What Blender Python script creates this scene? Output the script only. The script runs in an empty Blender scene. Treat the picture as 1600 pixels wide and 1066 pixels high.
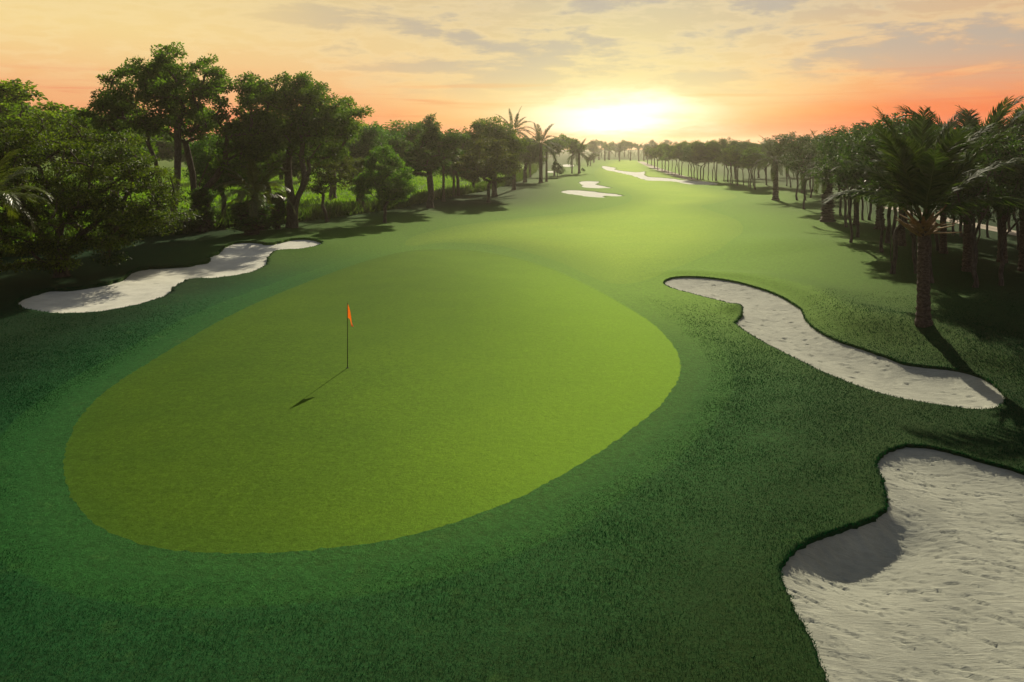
import bpy, math, random
import numpy as np
from mathutils import Vector, Matrix, Quaternion
from mathutils.geometry import delaunay_2d_cdt

R = math.radians
S = bpy.context.scene
COL = S.collection

# ------------------------------------------------------------------ camera
F, CX, HZ, CH = 1250.0, 800.0, 228.0, 7.5      # focal length in photo pixels, optical axis, horizon row, eye height
cam_d = bpy.data.cameras.new('camera')
cam = bpy.data.objects.new('camera', cam_d); COL.objects.link(cam)
cam.location = (0, 0, CH)
cam.rotation_euler = (R(90), 0, 0)
cam_d.sensor_width = 36.0
cam_d.lens = 36.0 * F / 1600.0
cam_d.shift_y = -(533.0 - HZ) / 1600.0
cam_d.clip_start = 0.1
cam_d.clip_end = 9000
S.camera = cam

# ------------------------------------------------------------------ light
SUN_AZ, SUN_EL = R(10.5), R(26.5)              # azimuth right of straight ahead
sd = bpy.data.lights.new('sun', 'SUN')
sd.energy = 4.6
sd.angle = R(0.6)
sd.color = (1.0, 0.89, 0.68)
sun = bpy.data.objects.new('sun', sd); COL.objects.link(sun)
sun_dir = Vector((math.sin(SUN_AZ) * math.cos(SUN_EL), math.cos(SUN_AZ) * math.cos(SUN_EL), math.sin(SUN_EL)))
sun.rotation_euler = sun_dir.to_track_quat('Z', 'Y').to_euler()
sun.location = (60, 300, 200)

S.view_settings.view_transform = 'Standard'
S.view_settings.look = 'None'
S.view_settings.gamma = 1
S.view_settings.exposure = 0.45
S.view_settings.use_curve_mapping = False
S.cycles.use_denoising = True
S.cycles.max_bounces = 8
S.cycles.diffuse_bounces = 3
S.cycles.transmission_bounces = 4
S.cycles.transparent_max_bounces = 6
S.cycles.volume_bounces = 0
S.cycles.caustics_reflective = False
S.cycles.caustics_refractive = False


class NT:
    """small helper to write node trees"""
    def __init__(s, tree):
        s.t = tree; s.n = tree.nodes; s.l = tree.links
    def new(s, typ, **kw):
        nd = s.n.new(typ)
        for k, v in kw.items():
            if k in ('inp',):
                for a, b in v.items(): s.set(nd, a, b)
            else: setattr(nd, k, v)
        return nd
    def set(s, nd, key, val):
        sock = nd.inputs[key]
        if isinstance(val, bpy.types.NodeSocket): s.l.new(val, sock)
        else:
            if hasattr(sock.default_value, '__len__') and hasattr(val, '__len__') and len(val) == 3 and len(sock.default_value) == 4:
                val = (*val, 1)
            sock.default_value = val
    def math(s, op, a, b=0.0, c=0.0, clamp=False):
        nd = s.new('ShaderNodeMath', operation=op, use_clamp=clamp)
        for i, v in enumerate((a, b, c)): s.set(nd, i, v)
        return nd.outputs[0]
    def mix(s, fac, a, b, blend='MIX'):
        nd = s.new('ShaderNodeMix', data_type='RGBA', blend_type=blend)
        s.set(nd, 0, fac); s.set(nd, 6, a); s.set(nd, 7, b)
        return nd.outputs[2]
    def noise(s, vec, scale, detail=3, rough=0.55, dist=0.0):
        nd = s.new('ShaderNodeTexNoise')
        if vec is not None: s.set(nd, 'Vector', vec)
        s.set(nd, 'Scale', scale); s.set(nd, 'Detail', detail); s.set(nd, 'Roughness', rough); s.set(nd, 'Distortion', dist)
        return nd.outputs[0]
    def ramp(s, fac, stops, interp='LINEAR'):
        nd = s.new('ShaderNodeValToRGB'); e = nd.color_ramp; e.interpolation = interp
        while len(e.elements) < len(stops): e.elements.new(0.5)
        for el, (p, c) in zip(e.elements, stops):
            el.position = p; el.color = (*c, 1) if len(c) == 3 else c
        s.set(nd, 0, fac)
        return nd.outputs[0]
    def smooth(s, val, lo, hi):
        nd = s.new('ShaderNodeMapRange', interpolation_type='SMOOTHSTEP')
        s.set(nd, 0, val); s.set(nd, 1, lo); s.set(nd, 2, hi); s.set(nd, 3, 0.0); s.set(nd, 4, 1.0)
        return nd.outputs[0]


def srgb(r, g, b):
    return tuple(((c / 255) / 12.92 if c < 10.3 else ((c / 255 + 0.055) / 1.055) ** 2.4) for c in (r, g, b))

# ------------------------------------------------------------------ sky
W = bpy.data.worlds.new('World'); S.world = W; W.use_nodes = True
w = NT(W.node_tree); w.n.clear()
tc = w.new('ShaderNodeTexCoord').outputs['Generated']
sep = w.new('ShaderNodeSeparateXYZ', inp={0: tc})
dx, dy, dz = sep.outputs
el = w.math('MULTIPLY', w.math('ARCSINE', dz), 57.29578)                    # degrees above the horizon
az = w.math('MULTIPLY', w.math('ARCTAN2', dx, dy), 57.29578)                # degrees right of ahead
elc = w.math('MAXIMUM', el, 0.0)
# slow streaky clouds, thinning into bands towards the horizon
cl_vec = w.new('ShaderNodeCombineXYZ', inp={0: w.math('MULTIPLY', az, 0.055), 1: w.math('MULTIPLY', w.math('POWER', elc, 0.8), 0.42), 2: 0.7}).outputs[0]
n1 = w.noise(cl_vec, 1.0, 5, 0.55, 0.2)
n2 = w.noise(cl_vec, 2.2, 7, 0.62, 0.15)
elw = w.math('ADD', elc, w.math('MULTIPLY', w.math('SUBTRACT', n1, 0.5), 5.0))
elw = w.math('MAXIMUM', elw, 0.0)
fe = w.math('POWER', w.math('DIVIDE', elw, 90.0), 0.5)                        # 0.105 = 1 deg, 0.236 = 5, 0.333 = 10
def q(d): return (d / 90.0) ** 0.5
side = w.ramp(fe, [(0.0, srgb(222, 62, 46)), (q(0.9), srgb(238, 80, 46)), (q(2.2), srgb(243, 114, 62)), (q(4.5), srgb(240, 164, 110)),
                   (q(7.5), srgb(222, 182, 140)), (q(11), srgb(194, 176, 154)), (q(20), srgb(172, 168, 162)), (q(45), srgb(120, 128, 142)), (1.0, srgb(96, 108, 130))])
left = w.ramp(fe, [(0.0, srgb(236, 112, 84)), (q(0.9), srgb(246, 140, 98)), (q(2.2), srgb(247, 166, 112)), (q(4.5), srgb(246, 192, 134)),
                   (q(7.5), srgb(240, 206, 148)), (q(11), srgb(224, 200, 152)), (q(20), srgb(172, 168, 162)), (q(45), srgb(120, 128, 142)), (1.0, srgb(96, 108, 130))])
side = w.mix(w.smooth(az, 6.0, -8.0), side, left)
mid = w.ramp(fe, [(0.0, srgb(252, 120, 10)), (q(0.9), srgb(255, 142, 20)), (q(2.0), srgb(255, 184, 66)), (q(4), srgb(250, 224, 142)),
                  (q(7), srgb(226, 206, 152)), (q(11), srgb(194, 184, 160)), (q(20), srgb(172, 170, 165)), (q(45), srgb(120, 128, 142)), (1.0, srgb(96, 108, 130))])
daz = w.math('SUBTRACT', az, 7.6)
near_sun = w.math('POWER', 2.718, w.math('MULTIPLY', w.math('POWER', w.math('DIVIDE', daz, 13.0), 2.0), -1.0))
col = w.mix(near_sun, side, mid)
# warm yellow veil high on the left
lv = w.math('MULTIPLY', w.smooth(az, -8.0, -26.0), w.math('MULTIPLY', w.smooth(el, 3.0, 8.0), w.smooth(el, 30.0, 12.0)))
col = w.mix(w.math('MULTIPLY', lv, 0.55), col, srgb(252, 224, 150))
# grey lilac cloud sheets high up, pale lit rims
cm = w.smooth(n2, 0.44, 0.60)
cm = w.math('MULTIPLY', cm, w.math('MULTIPLY', w.smooth(el, 2.0, 7.5), w.smooth(az, -24.0, 0.0)))
col = w.mix(w.math('MULTIPLY', cm, 0.8), col, srgb(178, 170, 160))
rim = w.math('MULTIPLY', w.math('SUBTRACT', w.smooth(n2, 0.40, 0.47), w.smooth(n2, 0.47, 0.56)), w.smooth(el, 2.5, 6.0))
col = w.mix(w.math('MULTIPLY', rim, 0.22), col, srgb(255, 232, 178))
# thin darker bars close to the horizon
bar_vec = w.new('ShaderNodeCombineXYZ', inp={0: w.math('MULTIPLY', az, 0.06), 1: w.math('MULTIPLY', elc, 1.5), 2: 3.1}).outputs[0]
nb = w.noise(bar_vec, 1.0, 4, 0.6, 0.4)
bars = w.math('MULTIPLY', w.smooth(nb, 0.54, 0.70), w.smooth(el, 6.0, 3.0))
col = w.mix(w.math('MULTIPLY', bars, 0.45), col, w.mix(near_sun, srgb(236, 110, 76), srgb(255, 176, 40)))
# the glow round the hidden sun behind thin cloud
ge = w.math('ADD', w.math('SUBTRACT', el, 2.1), w.math('MULTIPLY', w.math('SUBTRACT', n2, 0.5), 4.2))
g1 = w.math('ADD', w.math('POWER', w.math('DIVIDE', daz, 5.8), 2.0), w.math('POWER', w.math('DIVIDE', ge, 1.35), 2.0))
glow = w.math('POWER', 2.718, w.math('MULTIPLY', g1, -1.0))
g2 = w.math('ADD', w.math('POWER', w.math('DIVIDE', daz, 10.0), 2.0), w.math('POWER', w.math('DIVIDE', w.math('SUBTRACT', el, 3.0), 4.2), 2.0))
glow2 = w.math('POWER', 2.718, w.math('MULTIPLY', g2, -1.0))
col = w.mix(w.math('MULTIPLY', glow2, 0.45), col, (1.0, 0.86, 0.42))
col = w.mix(glow, col, (1.7, 1.55, 1.15))
# the half of the sky away from the sun is dusk blue
away = w.smooth(w.math('ABSOLUTE', daz), 55.0, 120.0)
col = w.mix(w.math('MULTIPLY', away, 0.9), col, w.ramp(fe, [(0.0, srgb(164, 134, 140)), (q(6), srgb(142, 132, 148)), (q(25), srgb(108, 116, 138)), (1.0, srgb(96, 108, 130))]))
# below the horizon the ground bounce colour
col = w.mix(w.smooth(el, -0.5, -6.0), col, srgb(96, 104, 60))
bg = w.new('ShaderNodeBackground', inp={'Color': col, 'Strength': 0.72})
wo = w.new('ShaderNodeOutputWorld'); w.l.new(bg.outputs[0], wo.inputs[0])

# ------------------------------------------------------------------ tags
def tag(o, label=None, cat=None, group=None, kind=None):
    if label: o['label'] = label
    if cat: o['category'] = cat
    if group: o['group'] = group
    if kind: o['kind'] = kind
    return o

def link(name, data, parent=None, loc=None):
    o = bpy.data.objects.new(name, data); COL.objects.link(o)
    if parent is not None: o.parent = parent
    if loc is not None: o.location = loc
    return o

def mesh_np(name, V, faces, mat=None, smooth=False, attrs=None):
    """faces: (n,3) or (n,4) int array, or a list of such arrays"""
    if not isinstance(faces, (list, tuple)): faces = [faces]
    faces = [np.asarray(f, dtype=np.int32) for f in faces if len(f)]
    me = bpy.data.meshes.new(name)
    V = np.asarray(V, dtype=np.float32)
    loops = np.concatenate([f.ravel() for f in faces])
    tot = np.concatenate([np.full(len(f), f.shape[1], dtype=np.int32) for f in faces])
    start = np.concatenate([[0], np.cumsum(tot)[:-1]]).astype(np.int32)
    me.vertices.add(len(V)); me.vertices.foreach_set('co', V.ravel())
    me.loops.add(len(loops)); me.loops.foreach_set('vertex_index', loops)
    me.polygons.add(len(tot)); me.polygons.foreach_set('loop_start', start); me.polygons.foreach_set('loop_total', tot)
    me.polygons.foreach_set('use_smooth', np.full(len(tot), smooth, dtype=bool))
    for k, a in (attrs or {}).items():
        at = me.attributes.new(k, 'FLOAT', 'POINT'); at.data.foreach_set('value', np.asarray(a, dtype=np.float32))
    me.update(calc_edges=True)
    if mat: me.materials.append(mat)
    return me

# ------------------------------------------------------------------ terrain
POLY = {}
def seg_dist(P, L, closed=False):
    """distance of points P (n,2) to the polyline L (m,2)"""
    L = np.asarray(L, float); A = L; B = np.roll(L, -1, 0)
    if not closed: A, B = L[:-1], L[1:]
    best = np.full(len(P), 1e9)
    for a, b in zip(A, B):
        ab = b - a; l2 = max(1e-9, ab @ ab)
        t = np.clip(((P - a) @ ab) / l2, 0, 1)
        d = np.hypot(P[:, 0] - a[0] - t * ab[0], P[:, 1] - a[1] - t * ab[1])
        np.minimum(best, d, out=best)
    return best

def inside(P, L):
    L = np.asarray(L, float); A = L; B = np.roll(L, -1, 0)
    c = np.zeros(len(P), bool)
    lo, hi = L.min(0), L.max(0)
    idx = np.nonzero((P[:, 0] >= lo[0]) & (P[:, 0] <= hi[0]) & (P[:, 1] >= lo[1]) & (P[:, 1] <= hi[1]))[0]
    Q = P[idx]; cc = np.zeros(len(Q), bool)
    for a, b in zip(A, B):
        if a[1] == b[1]: continue
        m = (a[1] > Q[:, 1]) != (b[1] > Q[:, 1])
        xx = (b[0] - a[0]) * (Q[:, 1] - a[1]) / (b[1] - a[1]) + a[0]
        cc ^= m & (Q[:, 0] < xx)
    c[idx] = cc
    return c

def flat(px, py):
    Y = F * CH / (py - HZ)
    return np.array([(px - CX) / F * Y, Y])

CREST = np.array([flat(*p) for p in [(1075, 430), (1180, 438), (1255, 462), (1300, 492), (1360, 512), (1440, 526), (1520, 545), (1585, 575)]])
RIGHT_RIDGE = np.array([flat(*p) for p in [(1230, 385), (1330, 392), (1420, 420), (1520, 468), (1620, 520)]])

def base_h(P):
    P = np.atleast_2d(np.asarray(P, float))
    x, y = P[:, 0], P[:, 1]
    fade = np.clip((y - 30) / 60, 0, 1) * np.clip((700 - y) / 300, 0, 1)
    h = fade * (0.22 * np.sin(x * 0.11 + 0.6) * np.sin(y * 0.055 + 0.4) + 0.16 * np.sin(x * 0.05 - y * 0.031 + 1.0))
    h += 0.25 * np.exp(-((x + 2) / 9) ** 2 - ((y - 36) / 17) ** 2)                      # the green sits a little proud
    h += 0.06 * np.sin(x * 0.35 + y * 0.2) * np.clip((y - 12) / 10, 0, 1) * np.clip((90 - y) / 30, 0, 1)
    h += 0.45 * np.exp(-(seg_dist(P, RIGHT_RIDGE) / 6.0) ** 2)                            # long swell under the right grove
    return h

def bank_h(P):
    d = seg_dist(P, CREST)
    h = (0.05 + 0.48 * np.clip((52 - P[:, 1]) / 18, 0, 1)) * np.exp(-(d / 1.9) ** 2)
    if 'A' in POLY:                                                                       # the bank runs out at the cut edge of the sand
        m = d < 8
        if m.any():
            dA = seg_dist(P[m], POLY['A'], True); dA[inside(P[m], POLY['A'])] = 0
            h[m] *= 1 - np.exp(-(dA / 0.9) ** 2)
    n = flat(1146, 486)
    h += 0.28 * np.exp(-((P[:, 0] - n[0]) ** 2 + ((P[:, 1] - n[1]) / 1.4) ** 2) / 0.55)
    return h

def ground_h(P):
    P = np.atleast_2d(np.asarray(P, float))
    return base_h(P) + bank_h(P)

def at(px, py, bank=True):
    """where a line of sight through the photo's pixel meets the ground"""
    Y = np.geomspace(0.55, 1.6, 240) * flat(px, py)[1]
    L = np.stack([(px - CX) / F * Y, Y], 1)
    ray = CH - (py - HZ) / F * Y
    g = ground_h(L) if bank else base_h(L)
    i = int(np.argmax(g >= ray)); i = max(i, 1)
    a, b = ray[i - 1] - g[i - 1], ray[i] - g[i]
    p = L[i - 1] + (L[i] - L[i - 1]) * a / (a - b)
    return np.array([p[0], p[1], float((ground_h if bank else base_h)(p[None])[0])])

def smooth_closed(pts, step, lo=0.0):
    """Catmull-Rom through closed points, resampled"""
    P = np.asarray(pts, float); n = len(P); out = []
    for i in range(n):
        p0, p1, p2, p3 = P[i - 1], P[i], P[(i + 1) % n], P[(i + 2) % n]
        k = max(2, int(np.linalg.norm(p2 - p1) / step) + 1)
        for t in np.arange(k) / k:
            out.append(0.5 * ((2 * p1) + (-p0 + p2) * t + (2 * p0 - 5 * p1 + 4 * p2 - p3) * t * t + (-p0 + 3 * p1 - 3 * p2 + p3) * t ** 3))
    return np.array(out)

def z7(pts, ox, oy, s): return [(ox + x / s, oy + y / s) for x, y in pts]

GREEN = [(690, 390), (740, 392), (800, 402), (860, 420), (920, 447), (980, 480), (1025, 510), (1055, 545), (1063, 575), (1055, 602), (1030, 635), (990, 668), (930, 710), (860, 752),
         (780, 790), (700, 820), (600, 845), (500, 858), (400, 864), (300, 862), (220, 850), (160, 825), (120, 790), (102, 752), (100, 715), (112, 675), (140, 635), (180, 600),
         (230, 568), (290, 532), (350, 498), (420, 465), (490, 437), (550, 415), (610, 398), (650, 391)]
FAIRWAY = [(958, 251), (1003, 252), (1016, 263), (1062, 281), (1122, 297), (1152, 307), (1120, 317), (1096, 323), (1150, 343), (1160, 362), (1132, 384), (1082, 408), (1040, 424), (1015, 436),
           (985, 443), (955, 443), (925, 433), (880, 412), (830, 396), (770, 383), (700, 379), (636, 384), (650, 368), (720, 352), (800, 342), (880, 334), (950, 325), (986, 313), (978, 300), (935, 281), (932, 264)]
BK_A = z7([(100, 112), (130, 92), (200, 86), (300, 92), (400, 108), (500, 135), (580, 165), (640, 200), (672, 225), (690, 265), (740, 310), (820, 350), (900, 378), (960, 398), (1040, 425),
           (1100, 448), (1200, 462), (1300, 472), (1380, 490), (1450, 520), (1500, 560), (1524, 590), (1515, 615), (1480, 635), (1400, 642), (1300, 630), (1180, 612), (1060, 590), (960, 562),
           (860, 525), (760, 485), (660, 435), (560, 385), (470, 335), (400, 285), (408, 268), (430, 240), (400, 215), (340, 190), (260, 170), (180, 148), (120, 130)], 1000, 400, 2.667)
BK_B = z7([(500, 165), (530, 130), (580, 105), (640, 97), (720, 103), (800, 120), (900, 150), (1000, 178), (1103, 208)], 1180, 660, 2.626) + \
       [(1700, 785), (1790, 880), (1810, 1000), (1760, 1120), (1640, 1200), (1450, 1210), (1330, 1150)] + \
       z7([(295, 1066), (265, 985), (235, 900), (195, 830), (160, 770), (125, 690), (105, 640), (105, 600), (130, 565), (170, 525), (230, 490), (300, 462), (370, 440), (440, 415), (500, 390),
           (536, 360), (540, 320), (530, 270), (515, 215), (500, 188)], 1180, 660, 2.626)
BK_C = z7([(75, 365), (110, 330), (180, 305), (240, 288), (320, 288), (420, 275), (520, 258), (600, 232), (640, 200), (700, 185), (800, 178), (900, 172), (960, 160), (1005, 150), (1015, 125),
           (1060, 105), (1080, 80), (1130, 62), (1200, 57), (1250, 62), (1290, 68), (1340, 60), (1400, 45), (1480, 42), (1530, 52), (1550, 65), (1510, 82), (1440, 95), (1370, 97), (1320, 105),
           (1295, 130), (1285, 160), (1250, 190), (1190, 212), (1100, 228), (1000, 238), (920, 240), (870, 262), (830, 290), (820, 310), (760, 335), (660, 365), (560, 388), (440, 402), (330, 407),
           (240, 405), (150, 390)], 0, 360, 3.077)
BK_D = z7([(320, 275), (370, 266), (470, 268), (480, 276), (455, 290), (500, 302), (570, 317), (520, 320), (440, 320), (350, 312), (350, 295)], 840, 230, 5.0)
BK_E = z7([(185, 348), (240, 337), (320, 338), (420, 345), (520, 358), (600, 365), (670, 379), (600, 385), (540, 379), (515, 384), (510, 394), (400, 388), (300, 373), (220, 362)], 840, 230, 5.0)
BK_F = z7([(500, 148), (550, 152), (615, 163), (600, 172), (650, 184), (720, 192), (780, 196), (840, 190), (835, 213), (865, 231), (950, 237), (1040, 244), (1130, 258), (1220, 264), (1330, 271),
           (1410, 289), (1330, 294), (1200, 291), (1140, 284), (1080, 271), (980, 264), (860, 260), (800, 244), (750, 226), (680, 209), (600, 192), (530, 176)], 840, 230, 5.0)
BK_G = z7([(200, 138), (260, 135), (285, 146), (250, 154), (205, 152)], 840, 230, 5.0)
BK_H = z7([(70, 189), (130, 186), (150, 193), (120, 199), (75, 198)], 840, 230, 5.0)

# name, outline, smoothing step, lip drop, bowl depth, rolled lip, local extra drops
BUNKERS = [
    ('A', BK_A, 0.22, 0.06, 0.22, 0.02, [(1400, 575, 0.12, 4.0)]),
    ('B', BK_B, 0.12, 0.05, 0.22, 0.03, [(1290, 845, 0.46, 1.25), (1375, 815, 0.40, 0.9), (1380, 705, 0.10, 1.0), (1540, 725, 0.07, 2.2)]),
    ('C', BK_C, 0.35, 0.08, 0.18, 0.10, []),
    ('D', BK_D, 0.8, 0.03, 0.02, 0.0, []),
    ('E', BK_E, 0.8, 0.03, 0.02, 0.0, []),
    ('F', BK_F, 1.2, 0.03, 0.02, 0.0, []),
    ('G', BK_G, 1.2, 0.03, 0.02, 0.0, []),
    ('H', BK_H, 1.0, 0.03, 0.02, 0.0, []),
]
rng = np.random.default_rng(7)
for nm, px, st, *_ in BUNKERS:
    P = smooth_closed([at(*p, bank=False)[:2] for p in px], st)
    Nn = np.roll(P, -1, 0) - np.roll(P, 1, 0); Nn /= np.linalg.norm(Nn, axis=1)[:, None] + 1e-9
    Nn = np.stack([Nn[:, 1], -Nn[:, 0]], 1)
    P = P + Nn * (rng.normal(0, (0.16 if nm != 'A' else 0.07) * st, len(P)))[:, None]          # ragged cut edge
    POLY[nm] = P
POLY['green'] = smooth_closed([at(*p)[:2] for p in GREEN], 0.14)
POLY['green'] += rng.normal(0, 0.022, POLY['green'].shape)
POLY['fairway'] = smooth_closed([at(*p)[:2] for p in FAIRWAY], 1.2)

def ribbon(pts, wd):
    C = np.array([at(*p)[:2] for p in pts]); T = np.gradient(C, axis=0); T /= np.linalg.norm(T, axis=1)[:, None]
    Nn = np.stack([-T[:, 1], T[:, 0]], 1)
    return np.concatenate([C + Nn * wd / 2, (C - Nn * wd / 2)[::-1]])
POLY['path'] = ribbon([(1000, 252.5), (1008, 256), (1022, 262), (1042, 269), (1062, 275.5), (1086, 282)], 3.0)
POLY['track'] = ribbon([(1385, 323), (1440, 335), (1500, 347), (1560, 359), (1640, 375), (1760, 400)], 2.2)

MEADOW = np.array([flat(*p) for p in [(-300, 420), (60, 396), (200, 374), (330, 359), (450, 350), (520, 341), (600, 329), (700, 307), (760, 298), (810, 284), (832, 271), (838, 262), (838, 250),
                                      (600, 242), (200, 242), (-600, 250), (-900, 330)]])

def bunker_fields(P):
    """per bunker signed distance (inside negative) near it"""
    out = {}
    for nm, *_ in BUNKERS:
        L = POLY[nm]; lo, hi = L.min(0) - 8, L.max(0) + 8
        m = (P[:, 0] > lo[0]) & (P[:, 0] < hi[0]) & (P[:, 1] > lo[1]) & (P[:, 1] < hi[1])
        d = np.full(len(P), 99.0)
        if m.any():
            dd = seg_dist(P[m], L, True); dd[inside(P[m], L)] *= -1
            d[m] = dd
        out[nm] = d
    return out

def turf_h(P, bf=None):
    bf = bf or bunker_fields(P)
    h = ground_h(P)
    for nm, px, st, drop, bowl, roll, ex in BUNKERS:
        d = np.maximum(bf[nm], 0)
        k = np.full(len(P), roll)
        for (ex_x, ex_y, e, r) in ex:
            c = at(ex_x, ex_y)[:2]
            k += (0.12 if nm != 'B' else 0.05) * e * np.exp(-((P - c) ** 2).sum(1) / r ** 2)
        wdt = 0.5 if nm in 'AB' else 1.1
        h += k * np.exp(-(d / wdt) ** 2) * (bf[nm] < 20)
    return h

def sand_h(P, nm, bf):
    spec = next(b for b in BUNKERS if b[0] == nm)
    _, px, st, drop, bowl, roll, ex = spec
    d = np.maximum(-bf[nm], 0)
    k = np.full(len(P), drop)
    for (ex_x, ex_y, e, r) in ex:
        c = at(ex_x, ex_y)[:2]
        k += e * np.exp(-((P - c) ** 2).sum(1) / r ** 2) * (1 - np.exp(-(d / 0.45) ** 1.3))
    return base_h(P) - k - bowl * (1 - np.exp(-d / 1.3))

# -- point cloud for one conforming triangulation of the whole site
pts = []
y = 4.0
while y < 1500:
    st = max(0.30, 0.011 * y)
    hw = 0.80 * y + 8
    n = int(2 * hw / (st * 1.3)) + 1
    xs = np.linspace(-hw, hw, n) + rng.uniform(-.3, .3, n) * st
    pts.append(np.stack([xs, y + rng.uniform(-.3, .3, n) * st], 1))
    y += st
for yy in np.arange(-60, 1501, 20):
    hw = 0.80 * max(yy, 0) + 14
    for x in np.arange(-1500, 1501, 25):
        if abs(x) > hw or yy < 0: pts.append(np.array([[x + rng.uniform(-4, 4), yy + rng.uniform(-4, 4)]]))
for nm, offs in (('A', (.12, .3, .6, 1.0, 1.5)), ('B', (.08, .2, .4, .7)), ('C', (.2, .5, .9)), ('D', (.5, 1.0)), ('E', (.5, 1.0)), ('F', (.6,))):
    L = POLY[nm]; T = np.roll(L, -1, 0) - np.roll(L, 1, 0); T /= np.linalg.norm(T, axis=1)[:, None] + 1e-9
    N = np.stack([T[:, 1], -T[:, 0]], 1)
    for o in offs:
        for sgn in (-1, 1): pts.append(L + N * o * sgn)
for nm, g in (('A', .14), ('B', .055), ('C', .3)):                       # fine points so that raking and footprints are real relief
    L = POLY[nm]; lo, hi = L.min(0), L.max(0)
    gx, gy = np.meshgrid(np.arange(lo[0], hi[0], g), np.arange(lo[1], min(hi[1], 60), g))
    Q = np.stack([gx.ravel(), gy.ravel()], 1) + rng.uniform(-.25, .25, (gx.size, 2)) * g
    if nm == 'B': Q = Q[Q[:, 1] > 10.0]
    pts.append(Q[inside(Q, L)])
PTS = np.concatenate(pts)
keep = np.ones(len(PTS), bool)
for nm in POLY:                                                           # drop points that crowd an outline
    L = POLY[nm]; lo, hi = L.min(0) - 1, L.max(0) + 1
    m = np.nonzero((PTS[:, 0] > lo[0]) & (PTS[:, 0] < hi[0]) & (PTS[:, 1] > lo[1]) & (PTS[:, 1] < hi[1]))[0]
    dd = seg_dist(PTS[m], L, True)
    keep[m[dd < (0.05 if nm in 'AB' else 0.12)]] = False
PTS = PTS[keep]
verts = [PTS]; edges = []; k0 = len(PTS)
for nm, L in POLY.items():
    n = len(L); verts.append(L); edges += [(k0 + i, k0 + (i + 1) % n) for i in range(n)]; k0 += n
VV, _, TF, _, _, _ = delaunay_2d_cdt([tuple(p) for p in np.concatenate(verts)], edges, [], 0, 1e-5, False)
VV = np.array([tuple(v) for v in VV]); TF = np.array([tuple(f) for f in TF if len(f) == 3], dtype=np.int32)
C3 = VV[TF].mean(1)
reg = np.zeros(len(TF), int)                                              # 0 rough
NAMES = ['rough', 'fairway', 'track', 'path', 'green'] + [b[0] for b in BUNKERS]
for i, nm in enumerate(NAMES):
    if i: reg[inside(C3, POLY[nm])] = i
BF = bunker_fields(VV)
TH = turf_h(VV, BF)
dgreen = seg_dist(VV, POLY['green'], True); dgreen[inside(VV, POLY['green'])] *= -1
dfair = seg_dist(VV, POLY['fairway'], True); dfair[inside(VV, POLY['fairway'])] *= -1
dmead = seg_dist(VV, MEADOW, True); dmead[inside(VV, MEADOW)] *= -1

# -- relief stamped into the sand
def rake(P, seed, n, ln, dep, main):
    r = np.random.default_rng(seed); z = np.zeros(len(P)); lo, hi = P.min(0), P.max(0)
    for _ in range(n):
        c = r.uniform(lo, hi); a = main + r.normal(0, .35); L = ln * r.uniform(.4, 1.5); wd = ln * r.uniform(.07, .16)
        dxy = P - c
        m = np.abs(dxy).max(1) < L * 1.6
        if not m.any(): continue
        u = dxy[m] @ np.array([math.cos(a), math.sin(a)]); v = dxy[m] @ np.array([-math.sin(a), math.cos(a)])
        z[m] += dep * r.uniform(.4, 1.2) * np.exp(-(u / L) ** 2 * 2.2) * (np.exp(-((v - wd) / wd) ** 2) * .8 - np.exp(-(v / wd) ** 2))
    return z

# ------------------------------------------------------------------ ground materials
def new_mat(name):
    m = bpy.data.materials.new(name); m.use_nodes = True
    t = NT(m.node_tree); t.n.clear()
    out = t.new('ShaderNodeOutputMaterial')
    return m, t, out

def attr(t, n): return t.new('ShaderNodeAttribute', attribute_name=n).outputs['Fac']

def grass_mat(name, build, bump=0.4, gl=0.2, gl_col=(0.5, 0.6, 0.08), grough=0.6, rough=0.9, spec=0.02, con=1.0):
    m, t, out = new_mat(name)
    pos = t.new('ShaderNodeNewGeometry').outputs['Position']
    colr = build(t, pos)
    fine = t.noise(pos, 26.0, 5, 0.75)
    mid_ = t.noise(pos, 5.0, 4, 0.65)
    grit = t.noise(pos, 11.0, 2, 0.8)
    colr = t.mix(con, colr, t.ramp(grit, [(0.28, (0.55, 0.6, 0.6)), (0.5, (1, 1, 1)), (0.75, (1.4, 1.3, 1.15))]), 'MULTIPLY')
    colr = t.mix(1.0, colr, t.ramp(fine, [(0.25, (0.45, 0.5, 0.45)), (0.5, (1, 1, 1)), (0.78, (1.55, 1.45, 1.3))]), 'MULTIPLY')
    colr = t.mix(1.0, colr, t.ramp(mid_, [(0.3, (0.74, 0.78, 0.8)), (0.7, (1.22, 1.2, 1.15))]), 'MULTIPLY')
    h = t.math('ADD', t.math('MULTIPLY', fine, 0.05), t.math('MULTIPLY', mid_, 0.06))
    bp = t.new('ShaderNodeBump', inp={'Strength': bump(t) if callable(bump) else bump, 'Distance': 1.0, 'Height': h})
    b = t.new('ShaderNodeBsdfPrincipled', inp={'Base Color': colr, 'Roughness': rough, 'Specular IOR Level': spec, 'Normal': bp.outputs[0]})
    if callable(gl): gl = gl(t)
    g = t.new('ShaderNodeBsdfGlossy', inp={'Color': gl_col, 'Roughness': grough, 'Normal': bp.outputs[0]})
    mx = t.new('ShaderNodeMixShader', inp={0: gl, 1: b.outputs[0], 2: g.outputs[0]})
    t.l.new(mx.outputs[0], out.inputs[0])
    return m


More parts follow.
